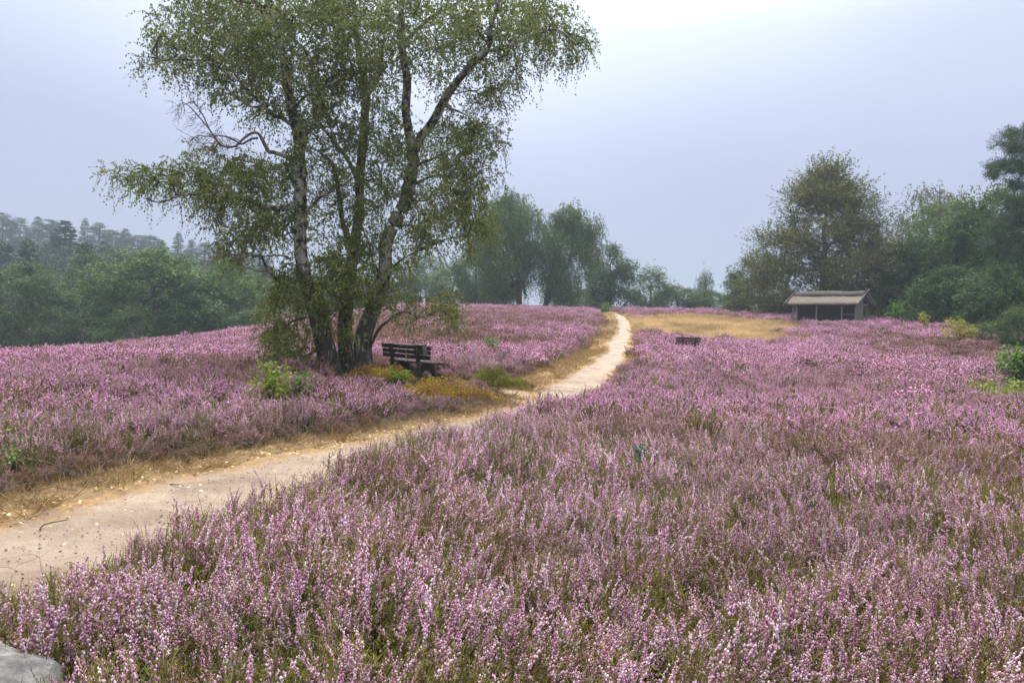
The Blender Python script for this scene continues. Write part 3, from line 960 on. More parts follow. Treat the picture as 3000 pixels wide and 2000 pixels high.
# ------------------------------------------------------------------ trees
def grow(roots, att, rng, step=0.4, rtip=0.006, power=0.48, up=0.15, lowpen=0.5, jit=0.05):
    """connect every attraction point to the nearest wood; returns (limb lines, branch lines, tip positions, tip directions)"""
    cap = sum(len(p) for p, _ in roots) + len(att) * 14 + 10
    pos = np.zeros((cap, 3)); par = np.full(cap, -1); fix = np.zeros(cap); cnt = np.zeros(cap); dr = np.zeros((cap, 3))
    n = 0
    for pts, rad in roots:
        pts = np.asarray(pts, float)
        k = len(pts)
        pos[n:n + k] = pts
        fix[n:n + k] = rad
        t = np.gradient(pts, axis=0)
        dr[n:n + k] = t / (np.linalg.norm(t, axis=1, keepdims=True) + 1e-9)
        par[n + 1:n + k] = np.arange(n, n + k - 1)
        n += k
    nroot = n
    d0 = np.array([((pos[:n] - a) ** 2).sum(1).min() for a in att])
    order = np.argsort(d0)
    lines, tips, tdir = [], [], []
    for ai in order:
        q = att[ai]
        dv = q[None] - pos[:n]
        dist = np.sqrt((dv ** 2).sum(1)) + 1e-6
        cost = dist * (1 + lowpen * np.maximum(0, -dv[:, 2] / dist)) * (1 - 0.25 * (dv * dr[:n]).sum(1) / dist)
        i = int(cost.argmin())
        L = dist[i]
        m = int(min(12, max(2, math.ceil(L / step))))
        if n + m >= cap:
            break
        c = pos[i] + dr[i] * L * 0.35 + np.array([0, 0, up * L])
        t = np.linspace(0, 1, m + 1)[1:, None]
        new = (1 - t) ** 2 * pos[i] + 2 * t * (1 - t) * c + t * t * q
        new[:-1] += rng.normal(size=(m - 1, 3)) * jit * step * 2
        ids = np.arange(n, n + m)
        pos[ids] = new
        par[ids] = np.concatenate([[i], ids[:-1]])
        full = np.vstack([pos[i], new])
        tt = np.diff(full, axis=0)
        dr[ids] = tt / (np.linalg.norm(tt, axis=1, keepdims=True) + 1e-9)
        n += m
        lines.append(np.concatenate([[i], ids]))
        tips.append(q)
        tdir.append(dr[n - 1])
        cnt[n - 1] += 1
    for i in range(n - 1, -1, -1):
        if par[i] >= 0:
            cnt[par[i]] += cnt[i]
    rad = rtip * np.maximum(cnt, 1) ** power
    rad[:nroot] = fix[:nroot]
    out = []
    for ids in lines:
        r = rad[ids].copy()
        r[0] = min(r[0], r[1] * 1.25)
        out.append((pos[ids], r))
    return out, np.array(tips), np.array(tdir)

def strands_leaves(tips, tdir, rng, S, slen, droop, nl, lsize, aspect=0.62, mode='hang', out=0.5, var=None, spread=0.25):
    """twigs leaving every tip and the leaves along them -> (twig verts, faces, leaf verts, faces, leaf values)"""
    n = len(tips) * S
    p0 = np.repeat(tips, S, 0) + rng.normal(size=(n, 3)) * spread
    d = np.repeat(tdir, S, 0) * out + rng.normal(size=(n, 3)) * 0.55
    d /= np.linalg.norm(d, axis=1, keepdims=True) + 1e-9
    L = slen * rng.uniform(0.5, 1.2, n)
    g = droop * L
    def at(t):
        p = p0 + d * (L * t)[:, None]
        p[:, 2] -= g * t * t
        return p
    # twigs: three rings of three
    tw_v, rr = [], slen * 0.006
    for t in (0.0, 0.5, 1.0):
        c = at(np.full(n, t))
        for k in range(3):
            a = k * 2.094
            tw_v.append(c + np.array([math.cos(a), math.sin(a), 0.3 * math.sin(a + 1)]) * rr * (1.1 - 0.8 * t))
    tw_v = np.stack(tw_v, 1)
    f = []
    for s in (0, 3):
        for k in range(3):
            k2 = (k + 1) % 3
            f += [[s + k, s + k2, s + 3 + k2], [s + k, s + 3 + k2, s + 3 + k]]
    tw_f = np.array(f)[None] + (np.arange(n) * 9)[:, None, None]
    # leaves
    N = n * nl
    t = (np.tile(np.arange(nl), n) + rng.uniform(0.1, 0.9, N)) / nl
    P0, D, LL, G = np.repeat(p0, nl, 0), np.repeat(d, nl, 0), np.repeat(L, nl), np.repeat(g, nl)
    c = P0 + D * (LL * t)[:, None]
    c[:, 2] -= G * t * t
    tang = D * LL[:, None]
    tang[:, 2] -= 2 * G * t
    tang /= np.linalg.norm(tang, axis=1, keepdims=True) + 1e-9
    rnd = rng.normal(size=(N, 3))
    if mode == 'hang':
        u = np.array([[0, 0, -1.0]]) * 0.8 + rnd * 0.45 + tang * 0.3
        w = np.cross(u, rng.normal(size=(N, 3)))
    elif mode == 'flat':
        u = tang * 0.8 + rnd * 0.45
        w = np.cross(u, np.array([[0, 0, 1.0]]) + rng.normal(size=(N, 3)) * 0.35)
    else:
        u = rnd
        w = np.cross(u, rng.normal(size=(N, 3)))
    u /= np.linalg.norm(u, axis=1, keepdims=True) + 1e-9
    w /= np.linalg.norm(w, axis=1, keepdims=True) + 1e-9
    ls = lsize * rng.uniform(0.65, 1.25, N)
    c = c + rng.normal(size=(N, 3)) * lsize * 0.35
    u *= ls[:, None]
    w *= (ls * aspect * 0.5)[:, None]
    v = np.stack([c, c + u * 0.42 + w, c + u, c + u * 0.42 - w], 1).reshape(-1, 3)
    fl = np.arange(N * 4).reshape(-1, 4)
    val = rng.normal(0.42, 0.2, N) + np.repeat(rng.normal(0, 0.10, len(tips)), S * nl)
    if var is not None:
        val = var(c, val, rng)
    return tw_v.reshape(-1, 3), tw_f.reshape(-1, 3), v, fl, np.clip(val, 0, 1)

def tree_object(name, loc, roots, att, rng, bark, leafmat, label, cat="tree", group=None, sides=7, grow_kw=None, leaf_kw=None, branch_mat=None, extra=None):
    """thing: empty > trunk (one or several), branches, crown"""
    e = empty(name, loc)
    tag(e, label, cat, group)
    lines, tips, tdir = grow(roots, att, rng, **(grow_kw or {}))
    for pts, rad in roots:
        pts = np.asarray(pts, float)
        if len(pts) > 2:
            m = catmull(np.hstack([pts, np.asarray(rad)[:, None]]), 6)
            v, f = tubes([(m[:, :3], np.maximum(m[:, 3], 0.004))], sides + 5)
        else:
            v, f = tubes([(pts, rad)], sides)
        obj_np("trunk" if rad[0] > 0.05 else "limb", v, f, bark, e, smooth=True)
    tv, tf, lv, lf, val = strands_leaves(tips, tdir, rng, **(leaf_kw or {}))
    bv, bf = tubes(lines, 5)
    b = obj_np("branches", np.vstack([bv, tv]), np.vstack([bf, tf + len(bv)]), branch_mat or bark, e, smooth=True)
    b["kind"] = "stuff"
    c = obj_np("crown", lv, lf, leafmat, e, attrs={"var": ('FACE', val)})
    c["kind"] = "stuff"
    return e

def copy_tree(src, loc, rz, scale, label, name=None, group=None, cat=None):
    e = src.copy()
    COL.objects.link(e)
    e.location = loc
    e.rotation_euler = (0, 0, rz)
    e.scale = scale if hasattr(scale, "__len__") else (scale,) * 3
    e["label"] = label
    if name: e.name = name
    if cat: e["category"] = cat
    if group:
        e["group"] = group
    for ch in list(src.children):
        k = ch.copy()
        COL.objects.link(k)
        k.parent = e
    return e

def lobes(rng, n, per, c, r, lobe, flat=0.8, shell=0.55, zmin=None, taper=0.0):
    """attraction points in clumps near the surface of an ellipsoidal crown"""
    out = []
    for i in range(n):
        while True:
            u = rng.normal(size=3)
            u /= np.linalg.norm(u)
            k = (shell + (1 - shell) * rng.uniform() ** 0.6)
            p = np.array(c) + u * np.array(r) * k
            t = (p[2] - (c[2] - r[2])) / (2 * r[2])
            sc = 1 - taper * t
            p[0] = c[0] + (p[0] - c[0]) * sc
            p[1] = c[1] + (p[1] - c[1]) * sc
            if zmin is None or p[2] > zmin:
                break
        q = rng.normal(size=(per, 3)) * 0.5 * lobe
        q[:, 2] *= flat
        out.append(p[None] + q)
    return np.vstack(out)

def crown_profile(rng, n, per, h, w, prof, lobe, flat=0.7, z0=0.06, shell=0.6, cx=0.0):
    """clumps near the surface of a crown whose radius at relative height t is w * prof(t)"""
    tt = np.linspace(0, 1, 60)
    pr = np.array([max(0.02, prof(t)) for t in tt])
    cdf = np.cumsum(pr + 0.12)
    cdf /= cdf[-1]
    out = []
    for i in range(n):
        t = np.interp(rng.uniform(), cdf, tt)
        a = rng.uniform(0, 6.283)
        k = shell + (1 - shell) * rng.uniform() ** 0.7
        r = max(0.0, w * np.interp(t, tt, pr) * k - 0.25 * lobe)
        q = rng.normal(size=(per, 3)) * 0.5 * lobe * rng.uniform(0.7, 1.2)
        q[:, 2] *= flat
        out.append(np.array([cx + r * math.cos(a), r * math.sin(a), h * (z0 + (0.97 - z0) * t)])[None] + q)
    out = np.vstack(out)
    out[:, 2] = np.maximum(out[:, 2], 0.25)
    return out

# ---- the big three-stemmed birch
D0 = 20.5
def px_line(pts, dy0=0.0, dy1=0.0):
    n = len(pts)
    return np.array([P(a[0], a[1], D0 + dy0 + (dy1 - dy0) * i / max(1, n - 1)) for i, a in enumerate(pts)])
def px_rad(r):
    return np.array(r) * D0 / F

def build_birch():
    rng = np.random.default_rng(11)
    T = []
    L = [(990, 1125), (975, 1100), (952, 1011), (929, 923), (902, 847), (885, 770), (879, 694), (881, 598), (878, 535), (875, 410), (850, 303), (832, 178), (821, 118), (793, 18), (770, -80), (750, -180)]
    T.append((px_line(L, -0.25, -0.9), px_rad([38, 31, 28, 24, 20, 18, 17.5, 17, 17, 15, 13, 11, 10, 8, 6, 3])))
    Mm = [(1022, 1110), (1018, 1070), (1010, 962), (1021, 847), (1036, 732), (1048, 656), (1055, 579), (1053, 536), (1068, 357), (1070, 250), (1050, 143), (1039, 36), (1030, -80), (1025, -200)]
    T.append((px_line(Mm, 0.35, 1.3), px_rad([32, 27, 22, 19, 17, 15, 14, 14, 13, 11.5, 10, 8, 6, 3])))
    Rr = [(1058, 1108), (1063, 1060), (1066, 981), (1094, 904), (1113, 847), (1128, 790), (1130, 725), (1147, 667), (1182, 606), (1200, 536), (1211, 464), (1196, 375), (1189, 321), (1193, 232), (1182, 178), (1175, 54), (1182, -60), (1190, -180)]
    T.append((px_line(Rr, -0.05, 0.3), px_rad([36, 29, 25, 23, 21, 20, 19, 19, 19, 18.5, 17, 13, 13, 12, 11, 9, 6, 3])))
    R2 = [(1215, 440), (1232, 405), (1268, 357), (1296, 304), (1336, 243), (1386, 186), (1429, 143), (1436, 82), (1454, 29), (1475, -60), (1490, -150)]
    T.append((px_line(R2, 0.12, -1.4), px_rad([14, 13, 12.5, 12, 11, 10.5, 9, 7.5, 6, 4, 2.5])))
    limbs = [
        ([(872, 590), (835, 612), (791, 606), (730, 587), (677, 575), (623, 571), (536, 571), (470, 592), (420, 580)], -0.5, -1.8, [8.5, 8, 7, 6, 5, 4.2, 3.4, 2.6, 1.5]),
        ([(876, 478), (840, 460), (800, 446), (786, 443), (761, 396)], -0.5, -1.1, [7, 6, 5.5, 5, 4]),
        ([(850, 362), (820, 343), (800, 339), (775, 311), (750, 290), (711, 246), (689, 232), (611, 182), (529, 175), (464, 171), (400, 165)], -0.7, -2.2, [6, 5.5, 5, 4.6, 4.2, 3.6, 3, 2.6, 2, 1.6, 1]),
        ([(775, 311), (729, 311), (679, 271), (640, 255)], -0.9, -1.6, [3.2, 2.8, 2, 1.2]),
        ([(818, 130), (795, 90), (770, 40), (740, 0), (700, -60)], -0.8, -1.4, [6, 5, 4.5, 4, 2.5]),
        ([(846, 340), (868, 310), (905, 275), (960, 250), (1000, 230)], -0.7, -1.5, [4.5, 4, 3.6, 3, 2]),
        ([(890, 812), (850, 830), (814, 820), (787, 793), (768, 755)], -0.35, -1.2, [6, 5.2, 4.6, 3.8, 2.6]),
        ([(1050, 545), (1043, 518), (1020, 470), (986, 425), (950, 380), (920, 345)], 0.75, 1.8, [8, 7.5, 6.5, 6, 4.5, 3]),
        ([(1033, 725), (1022, 705), (1005, 656), (996, 598), (985, 520), (971, 480), (936, 445)], 0.55, -0.4, [8.5, 8, 7.5, 7, 6, 5, 3.5]),
        ([(1062, 1035), (1086, 1010), (1109, 966), (1150, 930), (1189, 912), (1224, 929), (1270, 916), (1320, 890)], 0.0, -0.9, [6, 5, 4.6, 4.2, 3.6, 3, 2.4, 1.4]),
        ([(1129, 800), (1147, 786), (1185, 755), (1250, 725), (1310, 700), (1370, 690)], 0.05, 0.9, [4.5, 4, 3.4, 2.8, 2.2, 1.4]),
        ([(1208, 500), (1228, 482), (1278, 461), (1330, 430), (1380, 410)], 0.15, -0.8, [5, 4.4, 3.6, 2.6, 1.6]),
        ([(1196, 560), (1221, 536), (1278, 514), (1330, 520), (1390, 540)], 0.15, 1.1, [5, 4.4, 3.4, 2.6, 1.6]),
        ([(1296, 306), (1320, 318), (1346, 328), (1390, 350), (1430, 385)], -0.35, -1.0, [4.2, 3.6, 3, 2.2, 1.4]),
        ([(1428, 150), (1482, 139), (1514, 125), (1580, 95), (1640, 90), (1690, 130)], -0.9, -1.6, [5.5, 5, 4.2, 3.2, 2.2, 1.2]),
        ([(1432, 110), (1470, 90), (1530, 60), (1600, 20)], -1.0, -0.2, [4, 3.4, 2.6, 1.6]),
        ([(1180, 130), (1220, 90), (1264, 50), (1310, 25), (1354, 0), (1420, -50)], 0.25, 1.4, [6.5, 6, 5.5, 5, 4, 2.5]),
        ([(1068, 300), (1100, 240), (1120, 160), (1130, 60)], 0.95, 1.8, [5, 4.2, 3.2, 2]),
        ([(880, 640), (915, 600), (950, 570), (975, 560)], -0.45, -1.5, [5, 4.2, 3.2, 2]),
        ([(1125, 820), (1095, 770), (1085, 730), (1075, 690)], -0.05, -1.0, [3.4, 2.8, 2.2, 1.4]),
        ([(930, 930), (900, 930), (860, 940), (820, 960)], -0.3, -1.0, [5, 4, 3, 1.8]),
        ([(955, 1020), (920, 1030), (880, 1050), (820, 1060)], -0.3, -0.9, [5, 4, 3, 1.8]),
        ([(1018, 900), (990, 870), (960, 850), (940, 830)], 0.3, -0.6, [5, 4, 3, 1.8]),
    ]
    for pts, a, b, r in limbs:
        T.append((px_line(pts, a, b), px_rad(r)))
    # leaf masses: (cx, cy, rx, ry, density)
    ELL = [(620, 90, 200, 120, 1.0), (500, 155, 120, 45, 0.8), (700, 215, 130, 90, 1.0), (790, -30, 300, 150, 1.0), (900, 130, 170, 140, 1.0),
           (860, 280, 130, 110, 1.0), (1080, 60, 180, 200, 0.85), (1290, 30, 220, 170, 0.85), (1490, 50, 150, 110, 0.95), (1590, 40, 90, 80, 0.9), (1650, 105, 70, 60, 0.8),
           (1695, 150, 28, 50, 0.8), (1550, 150, 90, 55, 0.6), (1450, 210, 90, 80, 0.6), (1440, 270, 50, 60, 0.4), (1330, 150, 110, 110, 0.5), (1120, 300, 120, 150, 0.6), (1000, 310, 100, 120, 0.7),
           (940, 430, 110, 110, 0.7), (1130, 460, 100, 110, 0.65), (1350, 330, 90, 80, 0.7), (1420, 400, 60, 50, 0.7), (1310, 430, 110, 80, 0.8), (1380, 500, 80, 90, 0.8),
           (1290, 560, 120, 90, 0.85), (1390, 600, 50, 90, 0.8), (1300, 660, 110, 60, 0.75), (1200, 690, 90, 60, 0.55), (1390, 690, 45, 50, 0.6),
           (450, 520, 110, 36, 0.9), (360, 515, 50, 22, 0.6), (560, 530, 110, 55, 1.0), (690, 545, 120, 75, 1.1), (620, 460, 70, 40, 0.5), (780, 500, 100, 60, 1.0), (700, 650, 110, 55, 0.8), (800, 620, 80, 60, 0.7), (690, 720, 55, 55, 0.7),
           (760, 690, 80, 45, 0.6), (870, 600, 60, 110, 0.6), (1000, 560, 70, 110, 0.6), (960, 700, 80, 80, 0.35), (1080, 640, 60, 90, 0.55), (1110, 560, 60, 80, 0.5), (1030, 760, 90, 60, 1.0), (930, 790, 90, 60, 1.0),
           (850, 830, 70, 60, 1.1), (830, 910, 60, 80, 1.1), (860, 1000, 75, 70, 1.1), (830, 1060, 60, 40, 1.0), (900, 1080, 50, 30, 0.9), (980, 880, 80, 70, 1.0), (1060, 830, 70, 60, 0.9), (1180, 800, 60, 60, 0.5),
           (1130, 870, 60, 40, 0.5), (1290, 890, 55, 42, 1.0), (1230, 900, 50, 35, 0.7), (1200, 930, 40, 25, 0.4), (1300, 940, 40, 18, 0.5), (1000, 1000, 30, 40, 0.5), (800, 1000, 30, 60, 0.6)]
    att = []
    for cx, cy, rx, ry, de in ELL:
        n = int(math.pi * rx * ry * de * (0.00150 if cy < 380 else 0.00185 if cy < 780 else 0.0015)) + 3
        a = rng.uniform(0, 6.283, n)
        r = np.sqrt(rng.uniform(size=n))
        depth = min(2.8, 0.55 + rx * D0 / F * 1.15)
        dy = rng.normal(size=n) * depth * 0.55
        if cy > 780:
            dy = rng.normal(size=n) * 0.5 - 0.35
        for i in range(n):
            # leaf masses thin out towards the back and front edges
            k = math.sqrt(max(0.1, 1 - min(1, abs(dy[i]) / (depth * 1.6)) ** 2))
            att.append(P(cx + rx * r[i] * math.cos(a[i]) * k, cy + ry * r[i] * math.sin(a[i]) * k, D0 - 0.1 + dy[i]))
    att = np.array(att)
    base = P(1020, 1100, D0)
    base[2] = H(base[0], base[1])
    def var(c, val, rng):
        low = 1 - smooth(1.5, 4.5, c[:, 2] + base[2])
        yel = rng.uniform(size=len(c)) < 0.015 + 0.075 * low
        return np.where(yel, rng.uniform(0.94, 1.0, len(c)), np.minimum(val, 0.9))
    off = base[None]
    e = tree_object("birch_tree", tuple(base), [(p - off, r) for p, r in T], att - off, rng, MAT['birchbark'], MAT['birchleaf'],
                    "tall multi-stemmed birch with leaning black and white trunks beside the near bench", "tree",
                    grow_kw=dict(step=0.35, rtip=0.0045, power=0.46, up=0.05, lowpen=0.25, jit=0.09),
                    leaf_kw=dict(S=6, slen=0.62, droop=0.6, nl=17, lsize=0.060, aspect=0.75, mode='hang', out=0.5, var=var, spread=0.10),
                    branch_mat=MAT['bark'], sides=9)
    # bare dead boughs on the left
    def dead_branch(pts, r0, a, b, twigs, seed):
        rg = np.random.default_rng(seed)
        dead = []
        l = px_line(pts, a, b) - off
        l = catmull(l, 5)
        rr = np.linspace(r0, r0 * 0.25, len(l)) * D0 / F
        dead.append((l, rr))
        for k in range(twigs):
            i = rg.integers(len(l) // 4, len(l))
            d = np.array([rg.normal() * 0.6 - 0.35, rg.normal() * 0.5, rg.normal() * 0.55])
            p = [l[i]]
            for s in range(5):
                d = d * 0.85 + rg.normal(size=3) * 0.35 + np.array([0, 0, -0.06])
                p.append(p[-1] + d / np.linalg.norm(d) * rg.uniform(0.06, 0.16))
            dead.append((np.array(p), np.linspace(0.0075, 0.0028, 6)))
            for q in range(3):
                j = rg.integers(1, 5)
                d2 = rg.normal(size=3) * 0.6 + np.array([-0.4, 0, -0.1])
                d2 /= np.linalg.norm(d2)
                p2 = np.array([p[j] + d2 * 0.12 * t + np.array([0, 0, -0.03 * t * t]) for t in range(3)])
                dead.append((p2, np.array([0.0042, 0.0034, 0.0022])))
        v, f = tubes(dead, 4)
        o = obj_np("dead_branch", v, f, MAT['deadwood'], e, smooth=True)
        o["kind"] = "stuff"
    dead_branch([(786, 443), (761, 396), (740, 390), (715, 405), (690, 428), (660, 430), (640, 418), (614, 380), (585, 345), (555, 312), (535, 300)], 4.2, -1.05, -1.9, 26, 1)
    dead_branch([(755, 405), (735, 408), (710, 422), (695, 416), (668, 402), (640, 398), (612, 400), (580, 398), (556, 412)], 3.2, -1.0, -2.2, 20, 2)
    dead_branch([(640, 418), (625, 440), (610, 436), (600, 425)], 2.6, -1.3, -1.5, 8, 3)
    dead_branch([(614, 380), (590, 330), (565, 300), (545, 305), (528, 320)], 2.0, -1.4, -2.0, 12, 4)
    dead_branch([(787, 793), (760, 795), (738, 788), (722, 784)], 2.8, -0.9, -1.3, 2, 5)
    dead_branch([(785, 790), (768, 755), (740, 748), (700, 758), (668, 748), (632, 735)], 3.4, -0.9, -1.8, 8, 6)
    dead_branch([(852, 760), (835, 750), (800, 748), (760, 752), (700, 745), (640, 750)], 3.0, -0.5, -1.6, 6, 7)
    return e
build_birch()
CLEAR += [(P(1000, 1105, D0)[0], D0, 0.75)]

def put(px, py_top, d, hw=None):
    """ground point, height and crown radius of something whose top is seen at (px, py_top), d metres ahead"""
    t = P(px, py_top, d)
    z = H(t[0], d)
    return (t[0], d, z), t[2] - z, (hw * d / F if hw else None)

# ---- prototypes, about 10 m tall, re-used at other sizes
def proto_broad(seed, name, label, h, w, leaf, bark, nl=34, per=13, lobe=1.5, flat=0.75, zc=0.56, rz=0.46, lsize=0.22, taper=0.0, mode='flat', S=6, nlv=7, slen=0.75, droop=0.3, zmin=0.6, stems=1, loc=(0, 0, 0), trunk_r=0.22, out=0.7, up=0.15, shell=0.5, prof=None):
    rng = np.random.default_rng(seed)
    roots = []
    for s in range(stems):
        a = rng.uniform(0, 6.283)
        k = 0.0 if stems == 1 else 0.22 * w
        top = np.array([math.cos(a) * k, math.sin(a) * k, h * (0.62 + 0.1 * rng.uniform())])
        pts = [np.array([top[0] * t * 1.1 + rng.normal() * 0.08 * (0.3 + t), top[1] * t * 1.1 + rng.normal() * 0.08 * (0.3 + t), top[2] * t - 0.15 * (1 - t)]) for t in np.linspace(0, 1, 7)]
        roots.append((np.array(pts), np.linspace(trunk_r * 1.2, trunk_r * 0.3, 7)))
    if prof:
        att = crown_profile(rng, nl, per, h, w, prof, lobe, flat, zmin / h, shell)
    else:
        att = lobes(rng, nl, per, (0, 0, zc * h), (w * 0.85, w * 0.85, rz * h * 0.92), lobe, flat, shell, zmin, taper)
    return tree_object(name, loc, roots, att, rng, bark, leaf, label,
                       grow_kw=dict(step=0.7, rtip=0.010, power=0.47, up=up, lowpen=0.6),
                       leaf_kw=dict(S=S, slen=slen, droop=droop, nl=nlv, lsize=lsize, aspect=0.65, mode=mode, out=out, spread=0.3))

def proto_birch(seed, name, label, h, w, leaf, bark, leans, loc=(0, 0, 0), nl=24, per=11):
    """weeping birch: clumps with long hanging strands"""
    rng = np.random.default_rng(seed)
    roots = []
    for lx, ly, fr in leans:
        pts = [np.array([lx * t ** 1.3 + rng.normal() * 0.1 * t, ly * t + rng.normal() * 0.1 * t, h * fr * t - 0.2 * (1 - t)]) for t in np.linspace(0, 1, 8)]
        roots.append((np.array(pts), np.linspace(0.26, 0.06, 8)))
    cx = sum(a[0] for a in leans) / len(leans)
    att = crown_profile(rng, nl, per, h, w, lambda t: (0.62 + 0.75 * t if t < 0.5 else 1.0 * max(0.0, 1 - ((t - 0.5) / 0.5) ** 2.2) ** 0.7), 1.25, 0.9, 0.16, 0.35, cx)
    return tree_object(name, loc, roots, att, rng, bark, leaf, label,
                       grow_kw=dict(step=0.7, rtip=0.009, power=0.47, up=0.25, lowpen=0.7),
                       leaf_kw=dict(S=7, slen=1.0, droop=1.9, nl=16, lsize=0.15, aspect=0.7, mode='hang', out=0.4, spread=0.35))

def proto_spruce(seed, name, label, h, w, loc=(0, 0, 0), sparse=0.0, pine=False):
    """conifer: whorls of drooping boughs with needle sprays"""
    rng = np.random.default_rng(seed)
    e = empty(name, loc)
    tag(e, label, "tree")
    tp = np.array([[rng.normal() * 0.03, rng.normal() * 0.03, h * t] for t in np.linspace(-0.02, 1, 8)])
    v, f = tubes([(tp, np.linspace(0.02 * h, 0.02, 8))], 7)
    obj_np("trunk", v, f, MAT['bark'], e, smooth=True)
    lines, c, u, sz = [], [], [], []
    z = h * (0.22 if pine else 0.10)
    while z < h * 0.985:
        t = z / h
        prof = (1 - t) ** 0.75 if not pine else min(1.0, (t - 0.1) / 0.3) * max(0.0, 1 - t) ** 0.6 + 0.04
        nb = rng.integers(6, 10) if not pine else rng.integers(4, 7)
        for k in range(nb):
            if rng.uniform() < sparse:
                continue
            a = rng.uniform(0, 6.283)
            Lb = w * prof * rng.uniform(0.65, 1.1) + 0.12
            rise = (0.25 - 0.5 * (1 - t)) if not pine else 0.25
            n = 5
            s = np.linspace(0, 1, n)
            pts = np.stack([np.cos(a) * Lb * s, np.sin(a) * Lb * s, z + Lb * (rise * s + 0.22 * s ** 2 - 0.1 * s)], 1)
            lines.append((pts, np.linspace(0.012 * (1 + 2 * (1 - t)), 0.006, n)))
            m = max(6, int(Lb * (42 if not pine else 60)))
            q = rng.uniform(0.15 if not pine else 0.4, 1.02, m)
            p = np.stack([np.interp(q, s, pts[:, i]) for i in range(3)], 1)
            side = np.array([-math.sin(a), math.cos(a), 0.0])
            sg = rng.choice([-1, 1], m)
            dd = np.stack([np.full(m, math.cos(a)), np.full(m, math.sin(a)), np.full(m, 0.0)], 1) * 0.8 + side[None] * sg[:, None] * rng.uniform(0.3, 1.0, m)[:, None]
            dd[:, 2] += rng.normal(size=m) * 0.25 + (-0.15 if not pine else 0.35)
            c.append(p + rng.normal(size=(m, 3)) * np.array([1, 1, 0.7]) * (0.09 if not pine else 0.30))
            u.append(dd)
            sz.append(np.full(m, (0.30 + 0.12 * (1 - q)) if not pine else 0.34))
        z += h * (0.026 if not pine else 0.040) * rng.uniform(0.7, 1.3)
    c, u, sz = np.vstack(c), np.vstack(u), np.concatenate(sz)
    u /= np.linalg.norm(u, axis=1, keepdims=True)
    w_ = np.cross(u, np.array([[0, 0, 1.0]]) + rng.normal(size=c.shape) * 0.5)
    w_ /= np.linalg.norm(w_, axis=1, keepdims=True) + 1e-9
    u, w_ = u * sz[:, None], w_ * (sz * 0.24)[:, None]
    lv = np.stack([c, c + u * 0.5 + w_, c + u, c + u * 0.5 - w_], 1).reshape(-1, 3)
    lf = np.arange(len(lv)).reshape(-1, 4)
    bv, bf = tubes(lines, 3)
    obj_np("branches", bv, bf, MAT['bark'], e)["kind"] = "stuff"
    obj_np("crown", lv, lf, MAT['needle'], e, attrs={"var": ('FACE', np.clip(rng.normal(0.5, 0.22, len(c)), 0, 1))})["kind"] = "stuff"
    return e

protos = {}
def plant(kind, px, py, d, hw, label, name, rz=0.0, group=None, dz=0.0, cat="tree"):
    loc, h, w = put(px, py, d, hw)
    ph, pw, src, used = protos[kind]
    sc = (w / pw, w / pw, h / ph)
    loc = (loc[0], loc[1], loc[2] + dz)
    if not used:
        protos[kind] = (ph, pw, src, True)
        src.location, src.rotation_euler, src.scale = loc, (0, 0, rz), sc
        src["label"] = label
        src["category"] = cat
        src.name = name
        if group: src["group"] = group
        return src
    return copy_tree(src, loc, rz, sc, label, name, group, cat)

def p_round(t): return (0.62 + 0.95 * t if t < 0.4 else max(0.0, 1 - ((t - 0.4) / 0.6) ** 2.3) ** 0.62)
def p_dome(t): return max(0.0, 1 - t ** 2.0) ** 0.72 * (0.95 + 0.05 * min(1, t * 5))
def p_skirt(t): return max(0.0, 1 - t ** 1.9) ** 0.6
protos['oak1'] = (10, 4.5, proto_broad(101, "oak_tree", "", 10, 4.5, MAT['oakleaf'], MAT['greybark'], nl=85, per=10, lobe=0.85, flat=0.5, prof=p_round, zmin=1.2, S=5, nlv=10, lsize=0.19, slen=0.6, shell=0.65), False)
protos['oak2'] = (10, 4.0, proto_broad(102, "oak_tree", "", 10, 4.0, MAT['oakleaf'], MAT['bark'], nl=85, per=10, lobe=0.8, flat=0.5, prof=p_round, zmin=0.6, S=5, nlv=10, lsize=0.18, slen=0.6, shell=0.65), False)
protos['dark1'] = (10, 3.8, proto_broad(103, "broadleaf_tree", "", 10, 3.8, MAT['darkleaf'], MAT['bark'], nl=70, per=10, lobe=1.0, flat=0.5, prof=p_skirt, zmin=0.3, S=5, nlv=9, lsize=0.2), False)
protos['beech'] = (14, 6.0, proto_broad(104, "beech_tree", "", 14, 6.0, MAT['beechleaf'], MAT['greybark'], nl=190, per=10, lobe=0.95, flat=0.35, lsize=0.145, S=5, nlv=15, slen=1.2, droop=-0.10, zmin=0.4, trunk_r=0.3, out=1.3, up=-0.05, shell=0.3, prof=p_dome), False)
protos['pale'] = (13, 3.6, proto_birch(105, "birch_tree", "", 13, 3.6, MAT['paleleaf'], MAT['birchbark'], [(-0.9, 0.2, 0.9), (0.7, -0.1, 0.95)], nl=40, per=8), False)
protos['wb1'] = (13, 4.2, proto_birch(106, "birch_tree", "", 13, 4.2, MAT['farbirch'], MAT['bark'], [(-1.6, 0.3, 0.85), (-0.6, -0.6, 0.9), (-2.6, 0.2, 0.6)], nl=74, per=9), False)
protos['wb2'] = (13, 4.0, proto_birch(107, "birch_tree", "", 13, 4.0, MAT['farbirch'], MAT['bark'], [(2.6, 0.3, 0.85), (1.5, -0.5, 0.7), (3.6, 0.2, 0.6)], nl=64, per=9), False)
protos['small'] = (8, 3.4, proto_broad(108, "broadleaf_tree", "", 8, 3.4, MAT['farbirch'], MAT['bark'], nl=50, per=10, lobe=0.9, flat=0.7, prof=p_round, lsize=0.18, zmin=0.4, S=5, nlv=9), False)
protos['spruce'] = (16, 3.2, proto_spruce(109, "spruce_tree", "", 16, 3.2), False)
protos['thin'] = (16, 2.2, proto_spruce(110, "spruce_tree", "", 16, 2.2, sparse=0.35), False)
